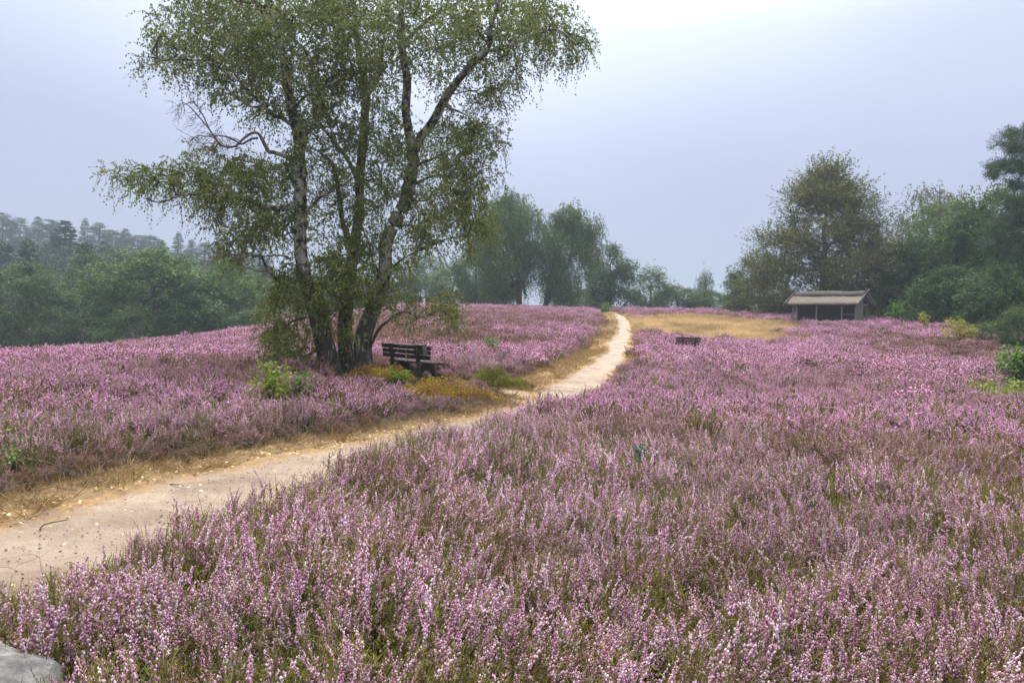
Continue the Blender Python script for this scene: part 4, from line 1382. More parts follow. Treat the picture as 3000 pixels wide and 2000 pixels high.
protos['pine'] = (16, 3.2, proto_spruce(111, "pine_tree", "", 16, 3.2, pine=True), False)
protos['pine2'] = (16, 3.0, proto_spruce(112, "pine_tree", "", 16, 3.0, pine=True), False)

# ---- wood on the left
plant('oak1', 70, 770, 79, 150, "light green oak with a pale bare trunk, leftmost tree at the edge of the heath", "oak_tree", 0.3)
plant('dark1', 262, 728, 92, 120, "dark bluish-green tree squeezed between the two light oaks on the left", "broadleaf_tree", 1.0)
plant('oak2', 450, 722, 79, 185, "widest round-crowned green oak in the left wood with forked limbs showing", "oak_tree", 2.0)
plant('oak1', 655, 765, 84, 130, "olive green oak at the right end of the left wood, next to the big birch", "oak_tree", 4.0)
plant('small', 745, 905, 76, 70, "low yellowish shrub at the foot of the left wood behind the heath edge", "shrub", 1.2, cat="shrub")
plant('small', 170, 900, 76, 90, "low dark shrub under the leftmost oaks", "shrub", 3.2, cat="shrub")
plant('small', 370, 905, 72, 90, "low leafy shrub in front of the widest left oak", "shrub", 5.1, cat="shrub")
plant('dark1', 560, 850, 76, 110, "low dark tree filling the gap right of the widest left oak", "broadleaf_tree", 0.4)
plant('dark1', -120, 760, 84, 150, "dark tree at the left picture edge behind the leftmost oak", "broadleaf_tree", 2.4)
plant('spruce', 192, 645, 165, 90, "broad pointed conifer standing out above the dark tree in the left wood", "spruce_tree", 0.0)
ridge_ = [(-130, 640, 270, 'pine'), (-60, 632, 260, 'spruce'), (8, 622, 262, 'pine2'), (60, 640, 266, 'pine'), (112, 634, 270, 'spruce'), (152, 642, 260, 'pine2'), (250, 638, 272, 'thin'),
          (292, 655, 262, 'pine'), (330, 672, 270, 'pine2'), (368, 670, 264, 'spruce'), (405, 690, 270, 'pine'), (440, 688, 276, 'pine2'), (470, 702, 270, 'spruce'), (523, 678, 260, 'thin'),
          (562, 700, 266, 'thin'), (600, 712, 272, 'pine'), (648, 728, 270, 'pine2'), (700, 738, 276, 'spruce'), (760, 745, 270, 'pine')]
names_ = ["far hazy pine cut by the left picture edge", "second far conifer from the left edge on the misty ridge", "tallest misty pine on the ridge at far left", "misty pine right of the tallest ridge pine",
          "misty pointed conifer left of the broad near spruce", "misty pine just left of the broad spruce's tip", "spiky misty conifer with layered tip right of the broad spruce", "first flat-topped misty pine right of the spiky conifer",
          "small misty pine on the sloping ridge above the widest oak's left side", "misty conifer with a dense pointed tip above the widest oak", "misty pine over the widest oak's crown", "misty pine over the widest oak's right side",
          "small dark pointed conifer on the ridge left of the dead spire", "thin half-bare spruce spire rising above the left ridge", "second thin half-bare conifer right of the bare spire", "misty pine left of the birch's lowest boughs",
          "faint misty pine behind the birch's lower left boughs", "faint misty conifer behind the birch's lower left leaves", "faintest misty pine behind the big birch's left side"]
for i, ((px, py, d, k), nm) in enumerate(zip(ridge_, names_)):
    plant(k, px, py, d, 48 if k != 'thin' else 30, nm, {'pine': 'pine_tree', 'pine2': 'pine_tree', 'spruce': 'spruce_tree', 'thin': 'spruce_tree'}[k], i * 1.7, "misty conifers on the far left ridge")

def far_wood():
    """the wood between and below those trees, which reads as one mass: one mesh of many crowns"""
    rng = np.random.default_rng(77)
    srcs = [protos['pine'][2], protos['spruce'][2], protos['dark1'][2], protos['pine2'][2]]
    V, Fq, A, n0 = [], [], [], 0
    geo = []
    for s in srcs:
        me = [c for c in s.children if c.name.startswith("crown")][0].data
        v = np.empty(len(me.vertices) * 3, np.float32); me.vertices.foreach_get("co", v); v = v.reshape(-1, 3)
        a = np.empty(len(me.polygons), np.float32); me.attributes["var"].data.foreach_get("value", a)
        geo.append((v.reshape(-1, 4, 3), a))
    hs = [16, 16, 10, 16]
    spots = []
    for i in range(150):                      # rows under the ridge on the left
        px = rng.uniform(-250, 820)
        d = rng.uniform(110, 270)
        top = np.interp(px, [-200, 300, 820], [668, 715, 775]) + rng.uniform(-5, 70) * (280 - d) / 95
        spots.append((px, top, d, rng.integers(0, 4)))
    for (px, py, d, k) in spots:
        loc, h, _ = put(px, py, d)
        v, a = geo[k]
        sub = rng.uniform(size=len(v)) < 0.22
        v, a = v[sub], a[sub]
        t = rng.uniform(0, 6.283)
        sz = h / hs[k]
        sx = max(0.8, sz) * 1.15
        c, s = math.cos(t), math.sin(t)
        cen = v[:, :1, :]
        vv = cen * np.array([sx, sx, sz]) + (v - cen) * 1.9
        x = vv[:, :, 0] * c - vv[:, :, 1] * s + loc[0]
        y = vv[:, :, 0] * s + vv[:, :, 1] * c + loc[1]
        z = vv[:, :, 2] + loc[2]
        V.append(np.stack([x, y, z], -1).reshape(-1, 3))
        A.append(a)
    V = np.vstack(V)
    o = obj_np("far_wood", V, np.arange(len(V)).reshape(-1, 4), MAT['needle'], attrs={"var": ('FACE', np.concatenate(A))})
    tag(o, "misty mixed wood filling the slope below the ridge conifers on the left", "wood", kind="stuff")
far_wood()

# ---- trees on the middle ridge
plant('wb1', 1535, 566, 86, 112, "taller left one of the two weeping birches on the middle ridge", "birch_tree", 0.0)
plant('wb2', 1605, 603, 87, 100, "right one of the two weeping birches on the middle ridge, gap of sky between them", "birch_tree", 0.0)
plant('small', 1400, 690, 98, 75, "thin-crowned tree with a single visible trunk left of the weeping birches", "broadleaf_tree", 0.7)
plant('dark1', 1795, 703, 96, 90, "dense rounded tree right of the weeping birches, above the head of the path", "broadleaf_tree", 0.9)
plant('small', 1715, 845, 112, 60, "pale hazy bush seen through the gap right of the weeping birches", "bush", 2.0, cat="bush")
plant('small', 1908, 783, 104, 70, "medium tree just right of the dense rounded tree", "broadleaf_tree", 4.2)
plant('oak2', 1985, 835, 108, 80, "low spreading bush between the medium tree and the small narrow tree", "bush", 1.0, cat="bush")
plant('small', 2068, 795, 112, 34, "small narrow tree tip showing above the bushes left of the beech group", "broadleaf_tree", 0.2)
plant('oak1', 2080, 850, 105, 75, "low bush right of the small narrow tree tip", "bush", 2.6, cat="bush")
plant('small', 2150, 865, 92, 40, "brownish-green bush beside the low dark tree at the beech's left", "bush", 3.6, cat="bush")
for i, (px, py, d, hw, k, nm) in enumerate((
        (930, 800, 128, 80, 'small', "hazy tree seen left of the birch's right trunk"), (1160, 760, 125, 80, 'dark1', "hazy tree seen directly right of the birch trunks"),
        (1255, 742, 128, 80, 'small', "hazy tree behind the birch's right-hand leaves"), (1330, 775, 120, 70, 'oak2', "hazy round tree left of the thin-crowned tree"),
        (1060, 810, 126, 80, 'small', "hazy tree glimpsed between the birch trunks"), (1440, 790, 118, 60, 'oak1', "hazy round tree behind the left weeping birch"))):
    plant(k, px, py, d, hw, nm, "broadleaf_tree", i * 1.3, "hazy trees beyond the middle ridge")

# ---- trees on the right
plant('dark1', 2195, 742, 76, 75, "low dark tree at the left end of the right-hand tree group", "broadleaf_tree", 1.0)
plant('beech', 2425, 475, 69, 225, "big spreading beech with feathery olive foliage behind the wooden hut", "beech_tree", 0.5)
plant('dark1', 2318, 845, 75, 80, "low dark bush left of the hut under the beech", "bush", 0.9, cat="bush")
plant('dark1', 2460, 835, 76, 95, "low dark bush directly behind the hut roof", "bush", 2.9, cat="bush")
plant('dark1', 2575, 830, 74, 85, "low dark bush at the hut's right gable", "bush", 4.4, cat="bush")
plant('pale', 2735, 532, 72, 120, "pale yellowing birch with white stems right of the beech", "birch_tree", 0.0)
plant('dark1', 2650, 700, 66, 130, "dark leafy tree below the pale birch, right of the hut", "broadleaf_tree", 3.0)
plant('oak2', 2810, 575, 64, 150, "green tree between the pale birch and the right-edge pine", "broadleaf_tree", 1.3)
plant('oak1', 2945, 548, 62, 150, "green-topped tree left of and behind the right-edge pine", "broadleaf_tree", 2.2)
plant('dark1', 2790, 770, 55, 130, "dark skirt-like tree reaching the heather under the right wood", "broadleaf_tree", 5.0)
plant('dark1', 2935, 760, 50, 120, "darkest tree low at the right edge beneath the pine", "broadleaf_tree", 0.6)
plant('dark1', 3090, 640, 56, 150, "dark tree cut off by the right picture edge", "broadleaf_tree", 1.9)
plant('small', 2990, 895, 41, 62, "olive bush at the right picture edge above the bright sapling", "bush", 0.2, cat="bush")
plant('small', 2905, 945, 44, 60, "low green bush just right of the yellow shrub", "bush", 4.0, cat="bush")

def build_pine():
    """tall pine at the right edge with plate-like needle boughs"""
    rng = np.random.default_rng(140)
    D = 52.0
    base = P(3035, 1000, D)
    base[2] = H(base[0], base[1])
    plates = [(2985, 395, 45, 14), (2960, 425, 35, 10), (2990, 440, 45, 12), (3050, 380, 60, 20), (2925, 490, 32, 12), (2960, 480, 40, 12), (2910, 512, 18, 8), (3000, 500, 50, 14), (2985, 545, 40, 16),
              (3040, 470, 60, 20), (2990, 600, 50, 20), (2960, 640, 50, 18), (2930, 660, 40, 14), (3010, 660, 60, 20), (2950, 700, 60, 18), (2900, 715, 35, 12), (3050, 600, 60, 30), (2990, 740, 60, 20), (3060, 720, 60, 30), (2940, 770, 50, 16)]
    att = []
    for cx, cy, rx, ry in plates:
        n = int(rx * 0.62) + 4
        for i in range(n):
            att.append(P(cx + rng.normal() * rx * 0.5, cy + rng.normal() * ry * 0.5, D + rng.normal() * 1.1))
    att = np.array(att) - base
    top = P(3040, 370, D) - base
    tp = np.array([[top[0] * t, top[1] * t, top[2] * t - 0.2 * (1 - t)] for t in np.linspace(0, 1, 8)])
    tree_object("pine_tree", tuple(base), [(tp, np.linspace(0.26, 0.05, 8))], att, rng, MAT['bark'], MAT['needle'],
                "tall dark pine with flat needle boughs at the right picture edge", "tree",
                grow_kw=dict(step=0.5, rtip=0.012, power=0.45, up=0.0, lowpen=0.2, jit=0.1),
                leaf_kw=dict(S=6, slen=0.42, droop=-0.25, nl=20, lsize=0.17, aspect=0.16, mode='any', out=0.7, spread=0.12))
build_pine()

def build_shrub(name, label, px, py_base, d, h, w, leaf, seed, n=34, lsize=0.07, S=4, nlv=7, cat="shrub", slen=0.16, zoff=0.0, stems=4, mode='flat', aspect=0.6):
    rng = np.random.default_rng(seed)
    b = P(px, py_base, d)
    b[2] = H(b[0], b[1]) + zoff
    roots = []
    for s in range(stems):
        a = s * 6.283 / stems + rng.uniform(0, 1)
        top = np.array([math.cos(a) * w * 0.4, math.sin(a) * w * 0.4, h * rng.uniform(0.55, 0.85)])
        roots.append((np.array([[top[0] * t * t, top[1] * t * t, top[2] * t - 0.03 * (1 - t)] for t in np.linspace(0, 1, 4)]), np.linspace(0.012, 0.004, 4) * (1 + h)))
    att = rng.normal(size=(n, 3)) * np.array([w * 0.45, w * 0.45, h * 0.22]) + np.array([0, 0, h * 0.68])
    att[:, 2] = np.clip(att[:, 2], h * 0.15, h * 1.05)
    return tree_object(name, tuple(b), roots, att, rng, MAT['hstem'] if False else MAT['bark'], leaf, label, cat, sides=4,
                       grow_kw=dict(step=0.12, rtip=0.003, power=0.4),
                       leaf_kw=dict(S=S, slen=slen, droop=0.25, nl=nlv, lsize=lsize, aspect=aspect, mode=mode, out=0.6, spread=slen * 0.4))

build_shrub("oak_sapling", "taller yellow-green sapling in the heather at the left path edge", 790, 1262, 11.6, 0.72, 0.22, MAT['yellowleaf'], 201, 26, 0.075, cat="sapling", zoff=0.05)
build_shrub("oak_sapling", "smaller green sapling just right of the taller yellow-green one", 872, 1235, 12.2, 0.45, 0.20, MAT['greenleaf'], 202, 16, 0.075, cat="sapling", zoff=0.1)
build_shrub("oak_seedling", "lone bright seedling low in brown heather left of the path bend", 985, 1265, 11.2, 0.25, 0.12, MAT['yellowleaf'], 203, 8, 0.06, cat="seedling")
build_shrub("oak_seedling", "tiny bright seedling at the left picture edge above the path", 45, 1395, 6.9, 0.22, 0.07, MAT['greenleaf'], 204, 5, 0.05, cat="seedling")
build_shrub("oak_seedling", "two-leaved bright seedling on the grass verge near the left edge", -5, 1380, 7.0, 0.35, 0.08, MAT['greenleaf'], 205, 6, 0.06, cat="seedling")
build_shrub("oak_sapling", "bright yellow-green sapling in front of the near bench's left foot", 1168, 1140, 18.6, 0.30, 0.24, MAT['yellowleaf'], 206, 16, 0.08, cat="sapling")
build_shrub("rowan_shrub", "yellow-gold leafy shrub on the right slope below the wood", 2812, 1030, 43.5, 1.35, 0.85, MAT['goldleaf'], 207, 60, 0.13, slen=0.3)
build_shrub("oak_sapling", "large bright green sapling at the right picture edge", 2985, 1150, 21.5, 1.25, 0.55, MAT['greenleaf'], 208, 75, 0.11, slen=0.25, cat="sapling", zoff=0.15)
build_shrub("birch_sapling", "slim yellow sapling at the heath edge right of the hut", 2705, 975, 49, 1.35, 0.16, MAT['goldleaf'], 209, 16, 0.12, slen=0.22, cat="sapling", stems=1)
build_shrub("oak_sapling", "pale low sapling in heather below the right-edge bright sapling", 2880, 1150, 18.5, 0.62, 0.25, MAT['yellowleaf'], 210, 18, 0.09, cat="sapling", zoff=0.1)
build_shrub("oak_sapling", "flat pale sapling at the lower right of the right slope", 2942, 1162, 16.8, 0.5, 0.22, MAT['yellowleaf'], 211, 14, 0.09, cat="sapling", zoff=0.1)
build_shrub("oak_sapling", "pale sapling near the right picture edge above the flat one", 2990, 1140, 18.0, 0.6, 0.3, MAT['yellowleaf'], 212, 20, 0.09, cat="sapling", zoff=0.1)
build_shrub("pine_seedling", "dark blue-green pine seedling alone in the foreground heather", 1872, 1365, 7.0, 0.43, 0.05, MAT['bluegreen'], 213, 6, 0.06, S=6, nlv=18, slen=0.06, cat="seedling", mode='any', aspect=0.16)
build_shrub("rowan_shrub", "small green bush on the slope between the hut and the right wood", 2625, 945, 54, 1.5, 0.5, MAT['greenleaf'], 214, 30, 0.14, slen=0.3, cat="bush")
build_shrub("broom_bush", "small green bush in the heather slope behind the near bench", 1437, 1035, 30, 0.75, 0.35, MAT['greenleaf'], 215, 26, 0.09)
build_shrub("gorse_clump", "upright green clump at the left side of the path's head", 1774, 930, 70, 0.9, 0.45, MAT['greenleaf'], 216, 24, 0.13, slen=0.25)

# ------------------------------------------------------------------ built things
import bmesh

def box_part(name, parent, size, loc, mat, rot=(0, 0, 0), bevel=0.008, taper=None, wob=0.0, seed=0):
    bm = bmesh.new()
    bmesh.ops.create_cube(bm, size=1.0)
    for v in bm.verts:
        v.co.x *= size[0]; v.co.y *= size[1]; v.co.z *= size[2]
    if wob:
        ax = max(range(3), key=lambda i: size[i])
        bmesh.ops.subdivide_edges(bm, edges=[e for e in bm.edges if abs((e.verts[0].co - e.verts[1].co)[ax]) > size[ax] * 0.9], cuts=4)
        rg = random.Random(seed)
        sh = {}
        for v in bm.verts:
            k = round(v.co[ax], 3)
            if k not in sh:
                sh[k] = [rg.uniform(-wob, wob) for _ in range(3)]
            for i in range(3):
                if i != ax:
                    v.co[i] += sh[k][i]
    if bevel:
        bmesh.ops.bevel(bm, geom=bm.edges[:] if not wob else [e for e in bm.edges if len(e.link_faces) == 2 and e.calc_face_angle(0) > 0.8], offset=bevel, segments=2, affect='EDGES')
    me = bpy.data.meshes.new(name)
    bm.to_mesh(me)
    bm.free()
    me.materials.append(mat)
    o = bpy.data.objects.new(name, me)
    o.location = loc
    o.rotation_euler = rot
    return link(o, parent)

def bench(px, py_ground, d, rz, label, L=1.9, box=True, zoff=0.0, seed=0):
    b = P(px, py_ground, d)
    z = H(b[0], b[1]) + zoff
    e = empty("park_bench", (b[0], b[1], z), rz)
    tag(e, label, "bench", "benches on the heath")
    lean = 0.20
    for i, x in enumerate((-0.27 * L, 0.27 * L)):
        box_part("post", e, (0.09, 0.10, 1.06), (x, -0.05, 0.43), MAT['wood'], (lean, 0, 0), 0.012, seed=i)
    for i, hz in enumerate((0.60, 0.735, 0.87)):
        y = -0.05 - (hz - 0.43) * math.tan(lean) + 0.08
        box_part("back_plank", e, (L * (1.0 if i < 2 else 1.02), 0.045, 0.115), (0.02 * i - 0.03, y, hz), MAT['wood'], (lean, 0, R(0.4 * (i - 1))), 0.008, wob=0.004, seed=seed + i)
    for i, (y, w) in enumerate(((0.20, 0.19), (0.41, 0.19))):
        box_part("seat_plank", e, (L * (0.97 + 0.06 * i), w, 0.06), (0.04 + 0.03 * i, y, 0.43), MAT['wood'], (R(-2), 0, 0), 0.02, wob=0.004, seed=seed + 10 + i)
    for x in (-0.27 * L, 0.27 * L):
        box_part("foot_block", e, (0.16, 0.42, 0.46), (x, 0.31, 0.165), MAT['wood'], (0, 0, 0), 0.02)
    if box:
        y = -0.05 - 0.38 * math.tan(lean)
        c = empty_child("end_box", e)
        box_part("lid", c, (0.30, 0.20, 0.035), (0.36 * L, y - 0.02, 0.945), MAT['wood'], (R(8), 0, R(3)), 0.006)
        box_part("side_board", c, (0.26, 0.12, 0.24), (0.365 * L, y + 0.0, 0.80), MAT['wood'], (lean, 0, 0), 0.008)
        box_part("end_board", c, (0.03, 0.17, 0.26), (0.445 * L, y - 0.005, 0.795), MAT['woodgrey'], (lean, 0, 0), 0.006)
    CLEAR.append((b[0], b[1], 0.55))
    f = Vector((-math.sin(rz), math.cos(rz)))
    u = Vector((math.cos(rz), math.sin(rz)))
    for s in (-0.6, 0.6):
        CLEAR.append((b[0] + u.x * s + f.x * 0.2, b[1] + u.y * s + f.y * 0.2, 0.4))
        if box:
            CLEAR.append((b[0] + u.x * s - f.x * 0.7, b[1] + u.y * s - f.y * 0.7, 0.62))
    return e

def empty_child(name, parent):
    """an open box hinted by its boards: first board is the part, others hang under it"""
    o = bpy.data.objects.new(name, None)
    return link(o, parent)

bench(1190, 1098, 21.0, R(-40), "weathered dark wooden bench right beside the big birch trunks", 2.0, True, -0.05, 1)
bench(2014, 1035, 38.0, R(28), "wooden bench standing alone in the heather right of the path bend", 1.6, False, 0.0, 5)
bench(1757, 912, 84.0, R(5), "tiny dark bench on the skyline at the head of the path", 1.8, False, 0.05, 9)

for a_ in ((1150, 1112, 19.9, 0.6), (1235, 1112, 19.6, 0.65), (1195, 1120, 18.9, 0.6), (1280, 1112, 19.8, 0.5), (1270, 1118, 18.8, 0.45)):
    q_ = P(*a_[:3])
    CLEAR.append((q_[0], q_[1], a_[3]))

# ---- thatched wooden hut
def build_hut():
    D = 58.0
    c = P(2428, 945, D)
    z = H(c[0], c[1]) - 0.05
    e = empty("wooden_hut", (c[0], c[1], z), R(-47))
    tag(e, "low open-fronted wooden hut with a thatched roof and crossed gable boards", "hut")
    L, W, EV, RG = 5.0, 2.2, 1.72, 2.42
    rng = np.random.default_rng(9)
    # thatch: one thick slab per side, softly uneven
    def slab(name, side):
        nx, ns = 60, 9
        over = 0.34
        xs = np.linspace(-L / 2 - 0.30, L / 2 + 0.26, nx)
        V = []
        for k, th in ((0, 0.16), (1, 0.0)):
            for s in np.linspace(0, 1, ns):
                y = side * (W / 2 + over) * s
                zz = RG - (RG - EV + 0.16) * s + th
                for x in xs:
                    wv = 0.035 * vnoise(x, s * 2 + side * 7, 91, 0.5) + 0.02 * vnoise(x, s + side, 92, 0.16)
                    V.append((x + 0.03 * vnoise(s * 3, side, 93, 0.3), y + side * (0.05 * vnoise(x, side, 94, 0.4) if s > 0.95 else 0), zz + (wv if k == 0 else wv * 0.4)))
        Fq = []
        def idx(k, i, j): return k * ns * nx + i * nx + j
        for i in range(ns - 1):
            for j in range(nx - 1):
                Fq.append((idx(0, i, j), idx(0, i, j + 1), idx(0, i + 1, j + 1), idx(0, i + 1, j)))
                Fq.append((idx(1, i, j), idx(1, i + 1, j), idx(1, i + 1, j + 1), idx(1, i, j + 1)))
        for j in range(nx - 1):
            Fq.append((idx(0, ns - 1, j), idx(0, ns - 1, j + 1), idx(1, ns - 1, j + 1), idx(1, ns - 1, j)))
        for i in range(ns - 1):
            for j in (0, nx - 1):
                Fq.append((idx(0, i, j), idx(0, i + 1, j), idx(1, i + 1, j), idx(1, i, j)))
        return obj_np(name, V, Fq, MAT['thatch'], e, smooth=False)
    slab("roof_slope", -1)
    slab("roof_slope", 1)
    # ridge cap
    xs = np.linspace(-L / 2 - 0.22, L / 2 + 0.2, 40)
    V, Fq = [], []
    prof = [(-0.48, -0.215), (-0.50, -0.14), (-0.25, 0.06), (0, 0.15), (0.25, 0.06), (0.50, -0.14), (0.48, -0.215)]
    for x in xs:
        for (y, zz) in prof:
            V.append((x, y + 0.03 * vnoise(x, y, 95, 0.3), RG + 0.14 + zz + 0.04 * vnoise(x, y * 3, 96, 0.5)))
    k = len(prof)
    for i in range(len(xs) - 1):
        for j in range(k - 1):
            Fq.append((i * k + j, i * k + j + 1, (i + 1) * k + j + 1, (i + 1) * k + j))
    obj_np("ridge_cap", V, Fq, MAT['ridge'], e)
    # crossed gable boards
    ang = math.atan2(RG - EV + 0.16, W / 2 + 0.34)
    for gx in (-L / 2 - 0.37, L / 2 + 0.33):
        for s in (-1, 1):
            ln = 2.35
            mid = 0.56
            box_part("gable_board", e, (0.05, ln, 0.12), (gx + 0.028 * s, s * mid, RG + 0.20 - mid * math.tan(ang)), MAT['woodgrey'], (-s * ang, 0, 0), 0.008, wob=0.006, seed=3)
    # posts
    for i, x in enumerate((-2.42, -2.12, -0.55, 1.45, 2.45)):
        box_part("post", e, (0.12, 0.12, EV + 0.32), (x, -W / 2 + 0.06, EV / 2 - 0.06), MAT['woodgrey'], (0, R(1.2 * (-1) ** i), 0), 0.015, wob=0.012, seed=20 + i)
    for x in (-2.42, 2.45):
        box_part("post", e, (0.12, 0.12, EV + 0.32), (x, W / 2 - 0.06, EV / 2 - 0.06), MAT['woodgrey'], (0, 0, 0), 0.015, wob=0.01, seed=31)
    # beams under the eaves
    for y in (-W / 2 + 0.06, W / 2 - 0.06):
        box_part("beam", e, (L, 0.12, 0.10), (0, y, EV + 0.05), MAT['wooddark'], (0, 0, 0), 0.01)
    # boarding at the back and dark partition a little behind the posts
    n = 25
    for i in range(n):
        x = -L / 2 + 0.1 + (i + 0.5) * (L - 0.2) / n
        box_part("plank", e, ((L - 0.2) / n - 0.012, 0.03, EV + 0.1), (x, -W / 2 + 0.52 + 0.012 * (i % 2), EV / 2 - 0.02), MAT['wooddark'], (0, 0, R(rng.uniform(-1, 1))), 0.004)
    for zz, yy in ((0.88, -W / 2 + 0.40), (0.72, -W / 2 + 0.43)):
        box_part("rail", e, (L - 0.3, 0.06, 0.05), (0, yy, zz), MAT['wooddark'], (0, 0, 0), 0.008)
    box_part("rail", e, (0.95, 0.08, 0.05), (1.96, -W / 2 + 0.16, 0.90), MAT['woodgrey'], (0, 0, 0), 0.008)
    # gable end on the right: boards, then a dark doorway and a corner post
    for i in range(5):
        y = -W / 2 + 0.12 + i * 0.235
        top = min(RG - 0.1, EV + 0.1 + (W / 2 - abs(y)) * 0.45)
        box_part("gable_plank", e, (0.035, 0.222, top), (L / 2 - 0.012 + 0.008 * (i % 2), y + 0.1, top / 2 - 0.06), MAT['woodgrey'], (0, 0, 0), 0.006)
    box_part("gable_panel", e, (0.03, 0.95, 0.42), (L / 2 - 0.05, 0.45, EV + 0.12), MAT['wooddark'], (0, 0, 0), 0.004)
    box_part("doorway_shade", e, (0.03, 0.85, EV), (L / 2 - 0.6, 0.62, EV / 2), MAT['wooddark'], (0, 0, 0), 0.004)  # near-black sheet set inside the opening to stand for its shade
    box_part("lintel", e, (0.05, 0.62, 0.16), (L / 2 + 0.0, 0.48, EV - 0.06), MAT['woodgrey'], (0, 0, 0), 0.006)
    u = Vector((math.cos(R(-47)), math.sin(R(-47))))
    for s in (-2.2, -1.1, 0, 1.1, 2.2):
        CLEAR.append((c[0] + u.x * s, c[1] + u.y * s, 1.45))
build_hut()

# ---- information board and marker post on the right skyline
def build_board():
    b = P(2132, 925, 76)
    z = H(b[0], b[1])
    e = empty("information_board", (b[0], b[1], z), R(10))
    tag(e, "small slanted white information board in the heather left of the beech", "sign")
    zt = P(2132, 911, 76)[2] - z
    box_part("panel", e, (0.62, 0.42, 0.03), (0, 0, zt), MAT['white'], (R(38), 0, 0), 0.006)
    box_part("post", e, (0.07, 0.07, zt + 0.1), (-0.12, 0.03, zt / 2 - 0.07), MAT['wood'], (0, 0, 0), 0.006)
    b = P(2181, 925, 74)
    z = H(b[0], b[1])
    zt = P(2181, 904, 74)[2] - z
    e = empty("marker_post", (b[0], b[1], z))
    tag(e, "thin marker post with a white top right of the information board", "post")
    box_part("shaft", e, (0.09, 0.09, zt), (0, 0, zt / 2 - 0.12), MAT['wood'], (0, R(4), 0), 0.01)
    box_part("white_cap", e, (0.12, 0.12, 0.30), (0.015, 0, zt - 0.13), MAT['white'], (0, R(9), 0), 0.02)
build_board()

# ---- boulder at the lower left corner
def build_boulder():
    c = P(20, 1990, 2.62)
    z = H(c[0], c[1])
    bm = bmesh.new()
    bmesh.ops.create_icosphere(bm, subdivisions=5, radius=1.0)
    co = np.array([v.co[:] for v in bm.verts])
    a = 0.16 * fnoise(co[:, 0] * 3 + 9, co[:, 1] * 3 + co[:, 2] * 2, 5, 1.6) + 0.03 * fnoise(co[:, 0] * 9 + co[:, 2] * 7, co[:, 1] * 9 - co[:, 2] * 5, 6, 1.0) + 0.012 * fnoise(co[:, 0] * 30 + co[:, 2] * 21, co[:, 1] * 30 - co[:, 2] * 17, 8, 1.0)
    for v, k in zip(bm.verts, a):
        v.co *= (1 + k)
        v.co.x *= 0.31; v.co.y *= 0.30; v.co.z *= 0.40
        if v.co.z > 0.25: v.co.z = 0.25 + (v.co.z - 0.25) * 0.6
    me = bpy.data.meshes.new("boulder")
    bm.to_mesh(me)
    bm.free()
    me.polygons.foreach_set("use_smooth", np.ones(len(me.polygons), dtype=bool))
    me.materials.append(MAT['stone'])
    o = link(bpy.data.objects.new("boulder", me))
    o.location = (c[0] - 0.12, c[1], z + 0.045)
    tag(o, "grey granite boulder half hidden in heather at the lower left corner", "boulder")
    CLEAR.append((c[0] - 0.12, c[1] + 0.08, 0.20))
build_boulder()

# ---- bilberry and heather-like low bushes near the bench
def build_mound(name, label, px, py, d, rx, ry, h, leaf, n, seed, lsize=0.035, rot=0.0):
    rng = np.random.default_rng(seed)
    c = P(px, py, d)
    a = rng.uniform(0, 6.283, n)
    r = np.sqrt(rng.uniform(size=n))
    k = 1 + 0.18 * vnoise(np.cos(a) * 2, np.sin(a) * 2, seed, 0.7)
    x = rx * r * np.cos(a) * k
    y = ry * r * np.sin(a) * k
    x, y = x * math.cos(rot) - y * math.sin(rot), x * math.sin(rot) + y * math.cos(rot)
    top = h * (1 - 0.75 * r ** 3) * (0.72 + 0.65 * fnoise(x, y, seed + 1, 0.38))
    zz = top * rng.uniform(0.25, 1.05, n)
    g = hgt(x + c[0], y + c[1])
    z0 = H(c[0], c[1])
    p = np.stack([x, y, zz + g - z0], 1)
    nrm = rng.normal(size=(n, 3))
    u = rng.normal(size=(n, 3)) * 0.6 + np.stack([np.cos(a) * 0.3, np.sin(a) * 0.3, np.full(n, 0.6)], 1)
    u /= np.linalg.norm(u, axis=1, keepdims=True)
    w = np.cross(u, nrm)
    w /= np.linalg.norm(w, axis=1, keepdims=True) + 1e-9
    ls = lsize * rng.uniform(0.6, 1.3, n)
    u *= ls[:, None]
    w *= (ls * 0.33)[:, None]
    v = np.stack([p, p + u * 0.45 + w, p + u, p + u * 0.45 - w], 1).reshape(-1, 3)
    e = empty(name, (c[0], c[1], z0))
    tag(e, label, "bush")
    val = np.clip(0.5 + 0.45 * fnoise(x, y, seed + 2, 0.35) + rng.normal(size=n) * 0.22, 0, 1)
    obj_np("foliage", v, np.arange(4 * n).reshape(-1, 4), leaf, e, attrs={"var": ('FACE', val)})["kind"] = "stuff"
    m = n // 14
    g_ = Geo()
    q0 = p[:m] * np.array([0.9, 0.9, 0.05])
    q0[:, 2] += (g - z0)[:m]
    blades(g_, q0, p[:m], 0.004, rng, 0, rng.uniform(0, 1, m))
    link(bpy.data.objects.new("stems", g_.mesh("stems", [MAT['hstem']])), e)["kind"] = "stuff"
    for s in np.linspace(-0.75, 0.75, 4):
        CLEAR.append((c[0] + math.cos(rot) * rx * s, c[1] + math.sin(rot) * rx * s, ry * 0.6))

